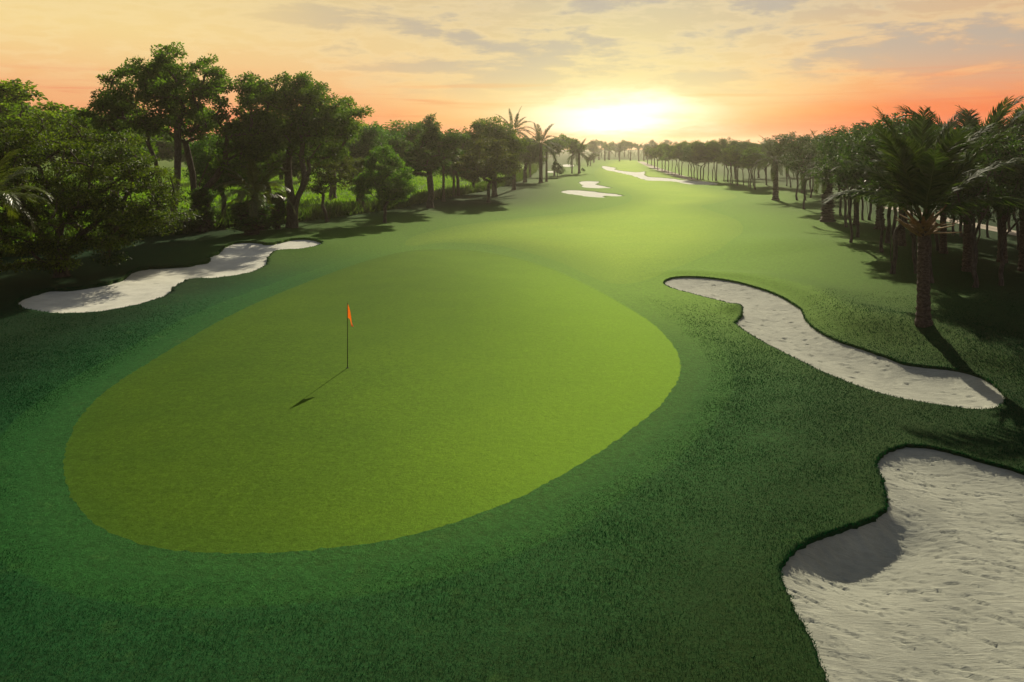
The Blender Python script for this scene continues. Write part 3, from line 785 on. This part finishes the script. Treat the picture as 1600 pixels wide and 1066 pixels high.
for k, (bx, by, tp) in enumerate([(-60, 300, 130), (90, 296, 165), (230, 292, 190), (330, 288, 205), (480, 285, 200), (590, 278, 205), (655, 272, 208), (700, 266, 212), (790, 262, 214), (440, 284, 185), (160, 290, 180)]):
    plant_px('bushy' if k % 2 else 'bushy2', 'broadleaf_tree', 'distant dark leafy tree half hidden behind the left tree line', 'tree', bx, by, tp, (by - tp) * 1.1, 'half hidden trees behind the left tree line')
for bx, by, tp, wp, lb in [(317, 362, 292, 34, 'dark leafy stump like shrub beside the tallest tree'), (434, 358, 300, 22, 'dark narrow shrub against the twin stemmed trunk')]:
    plant_px('column', 'shrub', lb, 'shrub', bx, by, tp, wp, 'dark shrubs under the left trees')
plant_px('column', 'shrub', 'low dense dark shrub under the feathery bush palm', 'shrub', 393, 366, 312, 56, 'dark shrubs under the left trees')

ORD = 'first second third fourth fifth sixth seventh eighth ninth tenth eleventh twelfth thirteenth fourteenth fifteenth sixteenth seventeenth eighteenth nineteenth twentieth'.split()
# ------------------------------------------------------------------ palms
def make_frond(seed, L, arch, nl, ll, vee=0.5, droop=0.3, mat=None):
    """a feather leaf along +X rising in Z; arch = how far it bends over"""
    r = np.random.default_rng(seed)
    n = 26; t = np.linspace(0, 1, n)
    ang = 0.0 - arch * t ** 1.5
    dxz = np.stack([np.cos(ang), np.sin(ang)], 1) * (L / (n - 1))
    xz = np.concatenate([[[0, 0]], np.cumsum(dxz, 0)[:-1]])
    P = np.column_stack([xz[:, 0], 0.03 * L * np.sin(t * 2.5 + seed), xz[:, 1]])
    T = np.gradient(P, axis=0); T /= np.linalg.norm(T, axis=1)[:, None]
    Vs, Fs, TI = [], [], []; k = 0
    # rachis: flat three sided rod
    wv = 0.05 * (1 - t) ** 0.7 * L / 5 + 0.006
    for i in range(n):
        Bn = np.cross(T[i], (0, 1, 0)); Bn /= np.linalg.norm(Bn)
        Vs += [P[i] + np.array([0, wv[i], 0]), P[i] - np.array([0, wv[i], 0]), P[i] - np.array([0, 0, 1.0]) * wv[i]]
        TI += [0.95] * 3
    for i in range(n - 1):
        for a, b in ((0, 1), (1, 2), (2, 0)): Fs.append((3 * i + a, 3 * i + b, 3 * i + 3 + b)); Fs.append((3 * i + a, 3 * i + 3 + b, 3 * i + 3 + a))
    k = len(Vs)
    for j in range(nl):
        f = 0.14 + 0.85 * j / (nl - 1)
        q_ = f * (n - 1); i = min(n - 2, int(q_)); u = q_ - i
        p = P[i] * (1 - u) + P[i + 1] * u; tt = T[i]
        nrm = np.cross(tt, (0, 1.0, 0)); nrm = -nrm if nrm[2] < 0 else nrm
        le = ll * (0.45 + 0.75 * math.sin(math.pi * min(1, f * 0.85 + 0.12)) ) * r.uniform(.85, 1.1) * (1 if f < .9 else .75)
        for sg in (-1, 1):
            v = vee + r.normal(0, .22)
            d = tt * (0.55 + 0.5 * f) + np.array([0, sg * 1.0, 0]) * math.cos(v) + nrm * math.sin(v) * 0.8 + r.normal(0, .06, 3)
            d /= np.linalg.norm(d)
            side = np.cross(d, nrm + r.normal(0, .25, 3)); side /= np.linalg.norm(side) + 1e-9
            w0 = 0.020 * le / 0.6 + 0.008
            m_ = p + d * le * .55 - np.array([0, 0, droop * le * .12]); e_ = p + d * le - np.array([0, 0, droop * le * .55])
            Vs += [p - side * w0 * .6, p + side * w0 * .6, m_ + side * w0, m_ - side * w0, e_]
            Fs += [(k, k + 1, k + 2), (k, k + 2, k + 3), (k + 3, k + 2, k + 4)]
            TI += [float(np.clip(r.normal(.4, .25), 0, 1))] * 5
            k += 5
    return mesh_np('frond', np.array(Vs), np.array(Fs), mat or M_frond, False, {'tint': np.array(TI)})

FR = {'up': [make_frond(1, 5.0, 0.35, 62, 0.62, .7, .35), make_frond(2, 5.0, 0.7, 62, 0.62, .6, .4)],
      'mid': [make_frond(3, 5.0, 1.2, 60, 0.62, .5, .5), make_frond(4, 5.0, 1.6, 60, 0.62, .45, .6)],
      'low': [make_frond(5, 5.0, 1.9, 56, 0.6, .2, .8), make_frond(6, 5.0, 1.45, 56, 0.6, .25, .9)]}
FRc = {'up': [make_frond(31, 5.0, 0.45, 84, 0.92, .35, .5), make_frond(32, 5.0, 0.85, 84, 0.95, .3, .7)],
       'mid': [make_frond(33, 5.0, 1.5, 80, 0.9, .2, 1.0), make_frond(34, 5.0, 2.0, 80, 0.9, .15, 1.1)],
       'low': [make_frond(35, 5.0, 2.0, 70, 0.8, .1, 1.2)]}
FRs = {'up': [make_frond(11, 5.0, 0.6, 24, 0.75, .6, .4)], 'mid': [make_frond(12, 5.0, 1.35, 24, 0.75, .5, .6)], 'low': [make_frond(13, 5.0, 1.7, 22, 0.75, .3, .9)]}
FRy = {'up': [make_frond(21, 5.0, 1.0, 60, 0.8, .4, .9, M_frondyel)], 'mid': [make_frond(22, 5.0, 1.8, 60, 0.8, .3, 1.1, M_frondyel)], 'low': [make_frond(23, 5.0, 2.2, 56, 0.8, .2, 1.2, M_frondyel)]}

def palm_trunk(seed, h, r0, r1, rough=1.0, lean=(0, 0), flare=1.35):
    r = np.random.default_rng(seed); n = max(10, int(h / 0.12)); sides = 14
    Vs = []
    for i in range(n + 1):
        f = i / n
        rr = (r0 * (1 - f) + r1 * f) * (1 + (flare - 1) * math.exp(-f * h / 0.35))
        ring = rr * (1 + 0.07 * rough * (1 if i % 2 else -1))
        a = np.arange(sides) / sides * 2 * math.pi + (0.22 if i % 2 else 0)
        rad = ring * (1 + r.normal(0, 0.05 * rough, sides))
        Vs.append(np.column_stack([lean[0] * f ** 1.4 + rad * np.cos(a), lean[1] * f ** 1.4 + rad * np.sin(a), np.full(sides, f * h - (0.25 if i == 0 else 0))]))
    V = np.concatenate(Vs); i, s = np.meshgrid(np.arange(n), np.arange(sides), indexing='ij'); j = (s + 1) % sides
    Fq = np.column_stack([(i * sides + s).ravel(), (i * sides + j).ravel(), ((i + 1) * sides + j).ravel(), ((i + 1) * sides + s).ravel()])
    V = np.concatenate([V, [[lean[0], lean[1], h + r1 * .5]]]); top = len(V) - 1
    k = np.arange(sides); cap = np.column_stack([n * sides + k, n * sides + (k + 1) % sides, np.full(sides, top)])
    return mesh_np('trunk', V, [Fq, cap], M_palmbark, False)

def stub_mesh():
    V = []; 
    for x, wd, th, z in ((0, .10, .05, 0), (.25, .075, .04, .06), (.5, .05, .03, .16), (.62, .035, .02, .22)):
        V += [(x, -wd, z), (x, wd, z), (x, wd * .7, z + th), (x, -wd * .7, z + th)]
    Fq = []
    for i in range(3):
        for a in range(4):
            b = (a + 1) % 4; Fq.append((4 * i + a, 4 * i + b, 4 * i + 4 + b, 4 * i + 4 + a))
    Fq += [(12, 13, 14, 15), (3, 2, 1, 0)]
    return mesh_np('frond_stub', np.array(V, float), np.array(Fq), M_boot, False)
STUB = stub_mesh()
PT = {}
def make_palm(name, label, loc, trunk_h, r0, r1, nf, flen, fr=FR, seed=0, group=None, stubs=0, spread=(80, -25), rough=1.0, lean=(0, 0), cat='palm tree'):
    r = random.Random(seed)
    e = link(name, None, loc=(float(loc[0]), float(loc[1]), float(loc[2])))
    tag(e, label, cat, group)
    if trunk_h > 0:
        key = (round(trunk_h, 1), round(r0, 2), r1, rough, lean)
        if key not in PT: PT[key] = palm_trunk(seed, trunk_h, r0, r1, rough, lean)
        link('trunk', PT[key], e)
    top = Vector((lean[0], lean[1], trunk_h))
    for i in range(nf):
        f = (i + 0.5) / nf
        elev = spread[0] + (spread[1] - spread[0]) * f ** 0.85 + r.uniform(-7, 7)
        cls = 'up' if elev > 48 else ('mid' if elev > 8 else 'low')
        me = r.choice(fr[cls])
        o = link('frond', me, e)
        az_ = i * 2.39996 + r.uniform(-.25, .25)
        s = flen / 5.0 * r.uniform(.88, 1.1) * (1.0 if cls != 'up' else 0.95)
        o.scale = (s, s, s)
        o.location = top + Vector((math.cos(az_), math.sin(az_), 0)) * r1 * 0.5 + Vector((0, 0, 0.25 * (1 - f) * r1 * 2))
        o.rotation_euler = (Matrix.Rotation(az_, 3, 'Z') @ Matrix.Rotation(-R(elev), 3, 'Y') @ Matrix.Rotation(r.uniform(-.25, .25), 3, 'X')).to_euler()
    for i in range(stubs):
        a = i * 2.39996; o = link('frond_stub', STUB, e)
        zz = trunk_h - 0.12 - 0.5 * (i / max(1, stubs))
        o.location = Vector((lean[0], lean[1], zz)) + Vector((math.cos(a), math.sin(a), 0)) * r1 * 0.8
        sc = r.uniform(.9, 1.9); o.scale = (sc, 1.2, 1.2)
        o.rotation_euler = (Matrix.Rotation(a, 3, 'Z') @ Matrix.Rotation(-R(r.uniform(-8, 30)), 3, 'Y')).to_euler()
    return e

def palm_px(name, label, bx, by, crown_y, flen_px, rpx, nf, seed, **kw):
    p = at(bx, by); k = p[1] / F
    return make_palm(name, label, p, max(0.2, (by - crown_y) * k), rpx * k, rpx * k * .8, nf, flen_px * k, seed=seed, **kw)

RG = 'palms on the right side of the fairway'
palm_px('palm_tree', 'large near palm with a stout ringed trunk on the bank above the right bunker', 1443, 507, 345, 178, 10.0, 19, 3, stubs=26, group=RG, spread=(88, 44), fr=FRc, rough=0.8)
palm_px('palm_tree', 'tall palm with upright fronds just behind and right of the large near palm', 1512, 424, 296, 165, 7.0, 17, 8, stubs=8, group=RG, spread=(88, 22), fr=FRc)
palm_px('palm_tree', 'shaggy thick trunked palm at the left end of the dense right grove', 1293, 346, 262, 62, 9.0, 22, 5, group=RG, rough=2.6, stubs=0)
palm_px('palm_tree', 'slim palm standing out in front of the right row over its own long shadow', 1212, 313, 250, 46, 4.5, 22, 6, group=RG, rough=2.0, fr=FR)
palm_px('palm_tree', 'palm with a dark shaggy trunk half hidden among the thin right trunks', 1375, 358, 270, 80, 6.0, 20, 9, group=RG, rough=2.2)
palm_px('palm_tree', 'feathery palm behind the slim palm, among the right row trees', 1255, 302, 238, 45, 3.0, 20, 10, group=RG, fr=FRs)
for i, (bx, by, cy, fl, rp, lb) in enumerate([(1409, 384, 288, 110, 5.0, 'palm with tall fronds standing left behind the large near palm'), (1474, 396, 286, 120, 5.0, 'palm fanning up straight behind the crown of the large near palm'),
                                               (1566, 410, 284, 135, 6.5, 'tall feathery palm among the forked trees at the right edge'), (1600, 424, 300, 140, 7.0, 'palm leaning into the right edge of the picture behind the lawn'), (1338, 352, 262, 66, 4.0, 'small feathery palm inside the dark grove beside the shaggy palm')]):
    palm_px('palm_tree', lb, bx, by, cy, fl, rp, 15, 80 + i, group=RG, spread=(88, 20), fr=FRc)
PG = 'palms along the left side of the fairway'
for i, (bx, by, cy, fl, rp, lb, fr) in enumerate([
        (803, 297, 206, 42, 3.0, 'highest left palm with fronds fanning above the oval tree', FR), (845, 286, 226, 42, 3.0, 'big left palm with a full round head of fronds, open lawn before it', FR),
        (828, 277, 240, 32, 2.0, 'short left palm tucked under the round headed palm', FRs), (905, 271, 240, 30, 2.0, 'last big left palm standing against the glow', FR),
        (693, 315, 245, 36, 2.2, 'small palm right behind the slender pointed tree', FR), (709, 307, 258, 32, 2.0, 'short drooping palm between the slender tree and the oval tree', FR),
        (812, 276, 246, 28, 1.8, 'low dark palm close beside the oval tree', FRs), (854, 284, 238, 24, 1.8, 'thin palm just right of the round headed left palm', FRs)]):
    palm_px('palm_tree', lb, bx, by, cy, fl, rp, 22 if fr is FR else 18, 20 + i, group=PG, fr=fr)
for i, (bx, by, cy, fl) in enumerate([(928, 254, 237, 13), (945, 251, 236, 15), (952, 250, 236, 14), (968, 252, 236, 15), (985, 251, 238, 12), (998, 252, 234, 15), (1006, 251, 236, 13), (936, 250, 238, 12)]):
    palm_px('palm_tree', '%s small hazy palm from the left in the far row across the fairway end' % ORD[sorted([928, 945, 952, 968, 985, 998, 1006, 936]).index(bx)], bx, by, cy, fl, 1.0, 14, 40 + i, group='far palms across the end of the fairway', fr=FRs)
palm_px('bush_palm', 'feathery yellow green bush palm beside the twin stemmed tree', 398, 362, 306, 70, 6.0, 26, 61, fr=FRy, cat='palm', spread=(80, 5))
palm_px('bush_palm', 'drooping bush palm cut off by the left edge under the layered tree', -22, 476, 318, 100, 9.0, 24, 62, fr=FRy, cat='palm', spread=(75, 0))

# ------------------------------------------------------------------ right row and grove
def z4(p): return (860 + p[0] / 4.21, 180 + p[1] / 4.21)
row_pts = [(640, 322), (665, 330), (685, 345), (705, 360), (735, 365), (755, 370), (775, 380), (800, 385), (820, 390), (850, 395), (862, 398), (905, 400), (928, 420), (945, 410), (968, 425), (985, 425),
           (1002, 425), (1040, 428), (1065, 430), (1090, 432), (1140, 435), (1170, 440), (1188, 455), (1200, 450), (1230, 465), (1270, 462), (1305, 475), (1320, 478), (1335, 465), (1348, 490), (1420, 460)]
tops = {0: 222, 6: 224, 9: 220, 12: 222, 17: 219, 20: 222, 24: 225, 27: 221, 30: 216}
n_row = len(row_pts)
for i, p in enumerate(row_pts):
    bx, by = z4(p)
    if i < n_row // 2: lb = '%s slim tree along the right-hand row, counted from its hazy far end' % ORD[i]
    else: lb = '%s slim tree along the right-hand row, counted back from the slim palm' % ORD[n_row - 1 - i]
    plant_px(('row%d' % (i % 5)) if by > 268 else ('far' if i % 2 else 'far2'), 'broadleaf_tree', lb, 'tree', bx, by, 228 - 13 * RND.random() * min(1, (by - 245) / 30) - (3 if i % 5 == 2 else 0), (by - 222) * RND.uniform(.40, .62), 'slim trees of the right-hand row')
grove = [(1197, 289), (1229, 291), (1236, 293), (1246, 313), (1256, 327), (1259, 313), (1266, 309), (1276, 302), (1269, 300), (1285, 301), (1313.6, 337), (1325, 341), (1328.5, 379), (1339.6, 371), (1378, 394), (1393.7, 428), (1385.6, 380),
         (1399, 374), (1348, 344), (1357, 344), (1323, 355), (1433.6, 427), (1424.6, 368), (1456, 442), (1467.6, 392), (1542.6, 371), (1560, 388), (1593, 391), (1490, 367), (1503, 370), (1410, 345), (1530, 352), (1578, 362), (1450, 352)]
grove.sort()
for i, (bx, by) in enumerate(grove):
    h_px = (by - HZ) / CH * RND.uniform(8.2, 9.8)
    top = max(by - h_px, 165 + 40 * max(0, (1330 - bx) / 130))
    if bx < 1300: lb = '%s thin trunk of the right grove between the slim palm and the shaggy palm' % ORD[i]
    elif bx < 1441: lb = '%s thin trunk of the dark grove between shaggy palm and large near palm' % ORD[sum(1 for g in grove[:i] if g[0] >= 1300)]
    else: lb = '%s thin trunk of the dark grove right of the large near palm' % ORD[sum(1 for g in grove[:i] if g[0] >= 1441)]
    plant_px('row%d' % (0, 2, 3, 2, 0, 3, 2)[i % 7], 'broadleaf_tree', lb, 'tree', bx, by, top, (by - top) * RND.uniform(.42, .6), 'thin trees of the right grove')
plant_px('fork0', 'broadleaf_tree', 'low forked dark tree with bare limbs nearest right of the large palm', 'tree', 1522, 449, 205, 130, 'forked trees at the right edge', 0.4)
plant_px('fork1', 'broadleaf_tree', 'forked leaning dark tree closest to the right edge of the lawn', 'tree', 1564, 446, 195, 140, 'forked trees at the right edge', 2.2)
plant_px('fork0', 'broadleaf_tree', 'dark branching tree cut off by the right edge of the picture', 'tree', 1622, 430, 190, 130, 'forked trees at the right edge', 3.4)
# trees that close the view far off
RB = random.Random(9)
k = 0
for Y, x0, x1, st in ((470, 36, 84, 7), (540, -10, 130, 7), (640, -120, 320, 14)):
    x = x0
    while x < x1:
        p = np.array([x + RB.uniform(-3, 3), Y + RB.uniform(-25, 25)])
        plant('far' if k % 2 else 'far2', 'broadleaf_tree', 'small hazy tree of the far wood beyond the fairway', 'tree', (p[0], p[1], float(ground_h(p[None])[0])), RB.uniform(8, 12.5), RB.uniform(6, 10), 'far trees beyond the fairway', RB.uniform(0, 6))
        x += st; k += 1
for bx, by in [(1150, 280), (1185, 278), (1230, 276), (1290, 280), (1340, 285), (1390, 290), (1440, 295), (1490, 298), (1540, 300), (1590, 305), (1640, 310), (1265, 272), (1320, 270), (1380, 272), (1450, 275), (1520, 278), (1590, 280)]:
    plant_px('far2' if (bx // 10) % 2 else 'far', 'broadleaf_tree', 'distant leafy tree closing the field behind the right grove', 'tree', bx, by, 218, 60, 'distant trees behind the right grove')

# ------------------------------------------------------------------ weeds, hedge growth and grass blades
def tufts(name, P, hgt, nb, seed, mat, wd=0.05, spread=0.35):
    r = np.random.default_rng(seed); n = len(P)
    z = ground_h(P)
    base = np.repeat(np.column_stack([P, z]), nb, 0); m = len(base)
    hh = np.repeat(hgt, nb) * r.uniform(.45, 1.15, m)
    off = r.normal(0, 1, (m, 2)) * (np.repeat(hgt, nb) * spread)[:, None]
    base[:, :2] += off; base[:, 2] -= 0.05
    d = np.column_stack([r.normal(0, .35, m), r.normal(0, .35, m), np.ones(m)]); d /= np.linalg.norm(d, axis=1)[:, None]
    a = r.uniform(0, 6.283, m); s = np.column_stack([np.cos(a), np.sin(a), r.normal(0, .3, m)])
    w_ = (wd * r.uniform(.6, 1.5, m))[:, None]
    lift = (r.random(m) * 0.55 * hh)[:, None] * np.array([0, 0, 1.0])
    b0 = base + lift
    V = np.stack([b0 - s * w_, b0 + s * w_, b0 + d * hh[:, None] * .6], 1).reshape(-1, 3)
    T = np.arange(m * 3).reshape(-1, 3)
    ti = np.clip(np.repeat(r.normal(.45, .2, n), nb) + r.normal(0, .2, m), 0, 1)
    return mesh_np(name, V, T, mat, False, {'tint': np.repeat(ti, 3)})

r = np.random.default_rng(77)
lo, hi = np.array([-110, 55.0]), np.array([15, 260.0])
Q = np.column_stack([r.uniform(lo[0], hi[0], 60000), 55 * (260 / 55) ** r.random(60000)])
Q = Q[inside(Q, MEADOW)]
Q = Q[np.abs(Q[:, 0]) < Q[:, 1] * .72 + 6]
dq = seg_dist(Q, MEADOW[:13], False)
Q2 = Q[:5200]; dq2 = dq[:5200]
tag(link('meadow_weeds', tufts('meadow_weeds', Q2, 0.45 + 0.35 * r.random(len(Q2)), 26, 4, M_weed, 0.07, .6)), 'tall yellow green weeds in the meadow behind the left trees', 'weeds', kind='stuff')
edge = []
C = MEADOW[:13]
for a, b in zip(C[:-1], C[1:]):
    L = np.linalg.norm(b - a); n = int(L * 4.5)
    t = r.random((n, 1)); nrm = np.array([-(b - a)[1], (b - a)[0]]) / L
    edge.append(a + (b - a) * t + nrm * np.abs(r.normal(0, 0.9, (n, 1))) * 1.0)
edge = np.concatenate(edge)
tag(link('hedge_undergrowth', tufts('hedge_undergrowth', edge, 0.75 + 0.75 * r.random(len(edge)), 60, 6, M_weeddark, 0.08, .35)), 'ragged dark undergrowth along the edge of the left meadow', 'undergrowth', kind='stuff')

# blades of the rough close to the viewer
n = 1500000
Yb = np.sqrt(r.random(n) * (40 ** 2 - 9.5 ** 2) + 9.5 ** 2)
keepp = r.random(n) < np.clip((15.0 / Yb) ** 1.3, 0, 1) * np.clip((40 - Yb) / 16, 0, 1)
Yb = Yb[keepp]; Xb = r.uniform(-.68, .68, len(Yb)) * Yb
B = np.column_stack([Xb, Yb])
bfb = bunker_fields(B)
ok = ~inside(B, POLY['green']); 
for nm in bfb: ok &= bfb[nm] > 0.01
dgb = seg_dist(B, POLY['green'], True)
ok &= (dgb > 0.9) | (r.random(len(B)) < .35)
B = B[ok]; bfb = {k_: v[ok] for k_, v in bfb.items()}; dgb = dgb[ok]
zb = turf_h(B, bfb)
short = np.clip(dgb / 2.0, .3, 1)
def wavy(P, k, sd):
    q = np.random.default_rng(sd); z = 0
    for _ in range(9):
        a_ = q.uniform(0, 6.283); f_ = k * q.uniform(.5, 2.0)
        z = z + np.sin(P[:, 0] * math.cos(a_) * f_ + P[:, 1] * math.sin(a_) * f_ + q.uniform(0, 6.283))
    return z / 3.0
hb = (1 + 0.18 * wavy(B, 2.2, 8)) * (0.022 + 0.026 * r.random(len(B))) * short * np.clip(B[:, 1] / 20, 1, 1.4)
wb = 0.0045 * np.clip(B[:, 1] / 12, 1, 2.4)
a = r.uniform(0, 6.283, len(B)); s_ = np.column_stack([np.cos(a), np.sin(a), np.zeros(len(B))]) * wb[:, None]
d_ = np.column_stack([r.normal(0, .55, len(B)), r.normal(0, .55, len(B)), np.ones(len(B))]); d_ /= np.linalg.norm(d_, axis=1)[:, None]
b0 = np.column_stack([B, zb - .006])
V = np.stack([b0 - s_, b0 + s_, b0 + d_ * hb[:, None]], 1).reshape(-1, 3)
fdb = seg_dist(B, POLY['fairway'], True); fdb[inside(B, POLY['fairway'])] = 0
ti = np.clip(r.normal(.40, .25, len(B)) - 0.36 * np.clip((dgb - 2.5) / 4, 0, 1) + 0.06 * wavy(B, 1.3, 3) + 0.45 * np.clip(1 - fdb / 22, 0, 1), 0, 1)  # blades darkened away from the green, the same painted foreground shade
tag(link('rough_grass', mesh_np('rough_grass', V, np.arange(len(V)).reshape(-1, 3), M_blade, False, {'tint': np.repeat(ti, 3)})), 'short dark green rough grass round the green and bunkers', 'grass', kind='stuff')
# turf hanging over the cut edges of the near bunkers
fr_pts = []
for nm in 'ABC':
    L = POLY[nm]; nxt = np.roll(L, -1, 0); ln = np.linalg.norm(nxt - L, axis=1)
    cnt = {'A': 60, 'B': 130, 'C': 26}[nm]
    rep = np.maximum(1, (ln * cnt).astype(int)); rep[L[:, 1] < 9] = 0
    i = np.repeat(np.arange(len(L)), rep); t = r.random((len(i), 1))
    fr_pts.append(L[i] + (nxt[i] - L[i]) * t + r.normal(0, .02, (len(i), 2)))
E_ = np.concatenate(fr_pts); bfe = bunker_fields(E_)
ze = turf_h(E_, bfe)
he = 0.035 + 0.05 * r.random(len(E_)); we = 0.008 * np.clip(E_[:, 1] / 12, 1, 5)
a = r.uniform(0, 6.283, len(E_)); s_ = np.column_stack([np.cos(a), np.sin(a), np.zeros(len(E_))]) * we[:, None]
d_ = np.column_stack([r.normal(0, .6, len(E_)), r.normal(0, .6, len(E_)), r.normal(.5, .5, len(E_))]); d_ /= np.linalg.norm(d_, axis=1)[:, None]
b0 = np.column_stack([E_, ze - .01])
V = np.stack([b0 - s_, b0 + s_, b0 + d_ * he[:, None]], 1).reshape(-1, 3)
tag(link('fringe_grass', mesh_np('fringe_grass', V, np.arange(len(V)).reshape(-1, 3), M_blade, False, {'tint': np.repeat(np.clip(r.normal(.5, .25, len(E_)), 0, 1), 3)})), 'ragged grass fringe along the cut edges of the near bunkers', 'grass', kind='stuff')

# ------------------------------------------------------------------ flagstick
def plain(name, c, rough=0.5, spec=0.4, trans=0.0):
    m, t, out = new_mat(name)
    pos = t.new('ShaderNodeTexCoord').outputs['Object']
    n = t.noise(pos, 18.0, 3)
    cc = t.mix(1.0, c, t.ramp(n, [(0.3, (.88, .88, .88)), (.7, (1.08, 1.08, 1.08))]), 'MULTIPLY')
    b = t.new('ShaderNodeBsdfPrincipled', inp={'Base Color': cc, 'Roughness': rough, 'Specular IOR Level': spec})
    sh = b.outputs[0]
    if trans:
        tr = t.new('ShaderNodeBsdfTranslucent', inp={'Color': cc}); sh = t.new('ShaderNodeMixShader', inp={0: trans, 1: sh, 2: tr.outputs[0]}).outputs[0]
    t.l.new(sh, out.inputs[0]); return m
M_pole = plain('pole_paint', (0.05, 0.055, 0.02), 0.35)
M_flag = plain('flag_cloth', (0.95, 0.19, 0.01), 0.7, 0.2, 0.5)
M_cup = plain('cup_dark', (0.012, 0.014, 0.01), 0.8, 0.1)
fpos = at(543, 575)
fl = link('flagstick', None, loc=tuple(fpos)); tag(fl, 'thin golf flagstick with a drooping orange flag standing in the green', 'flagstick')
E = []
zs = [-0.15, 0.4, 1.0, 1.6, 2.14]
rs_ = [.016, .015, .013, .011, .009]
up_ = np.array([0, 0, 1.0])
for i in range(4): E.append((np.array([0, 0, zs[i]]), np.array([0, 0, zs[i + 1]]), rs_[i], rs_[i + 1], up_, up_))
E.append((np.array([0, 0, 2.14]), np.array([0, 0, 2.16]), .016, .006, up_, up_))
pv, pf = tube_edges(E, 10)
link('pole', mesh_np('pole', pv, pf, M_pole, True), fl)
ns, nt = 14, 10
V = []
for i in range(ns):
    u = i / (ns - 1)
    for j in range(nt):
        v = j / (nt - 1)                                      # v down the hoist, u out to the fly tip
        z = 2.12 - 0.46 * v * (1 - u) - u * 0.68 + 0.03 * math.sin(u * 6)
        x = 0.012 + 0.22 * u + 0.030 * math.sin(v * 7 + u * 4) * u
        y_ = -0.30 * u ** 1.1 + 0.05 * math.sin(v * 6.0 + u * 5) * u * (1 - u) * 2
        V.append((x, y_, z))
Fq = [(i * nt + j, (i + 1) * nt + j, (i + 1) * nt + j + 1, i * nt + j + 1) for i in range(ns - 1) for j in range(nt - 1)]
link('flag', mesh_np('flag', np.array(V), np.array(Fq), M_flag, True), fl)
cv, cf = tube_edges([(np.array([0, 0, -.08]), np.array([0, 0, .006]), .054, .054, up_, up_), (np.array([0, 0, .006]), np.array([0, 0, .007]), .054, .018, up_, up_)], 20)
link('hole_cup', mesh_np('hole_cup', cv, cf, M_cup, False), fl)

# ------------------------------------------------------------------ haze
hm, t, out = new_mat('haze_air')
pv_ = t.new('ShaderNodeVolumePrincipled', inp={'Color': (1.0, 0.93, 0.72), 'Density': 0.00031, 'Anisotropy': 0.80})
t.l.new(pv_.outputs[0], out.inputs['Volume'])
x0, x1, y0, y1, z0, z1 = -1520, 1520, -85, 1520, -2.5, 20
HV = np.array([(x, y_, z) for x in (x0, x1) for y_ in (y0, y1) for z in (z0, z1)], float)
HFc = np.array([(0, 1, 3, 2), (4, 6, 7, 5), (0, 4, 5, 1), (2, 3, 7, 6), (0, 2, 6, 4), (1, 5, 7, 3)])
hz = link('haze', mesh_np('haze', HV, HFc, hm)); tag(hz, 'warm morning haze over the fairway', 'haze', kind='stuff')

print('TRIS', sum(len(m.polygons) for m in bpy.data.meshes), {k_: (round(v['H'], 1), round(v['W'], 1), v['n']) for k_, v in TREES.items()})
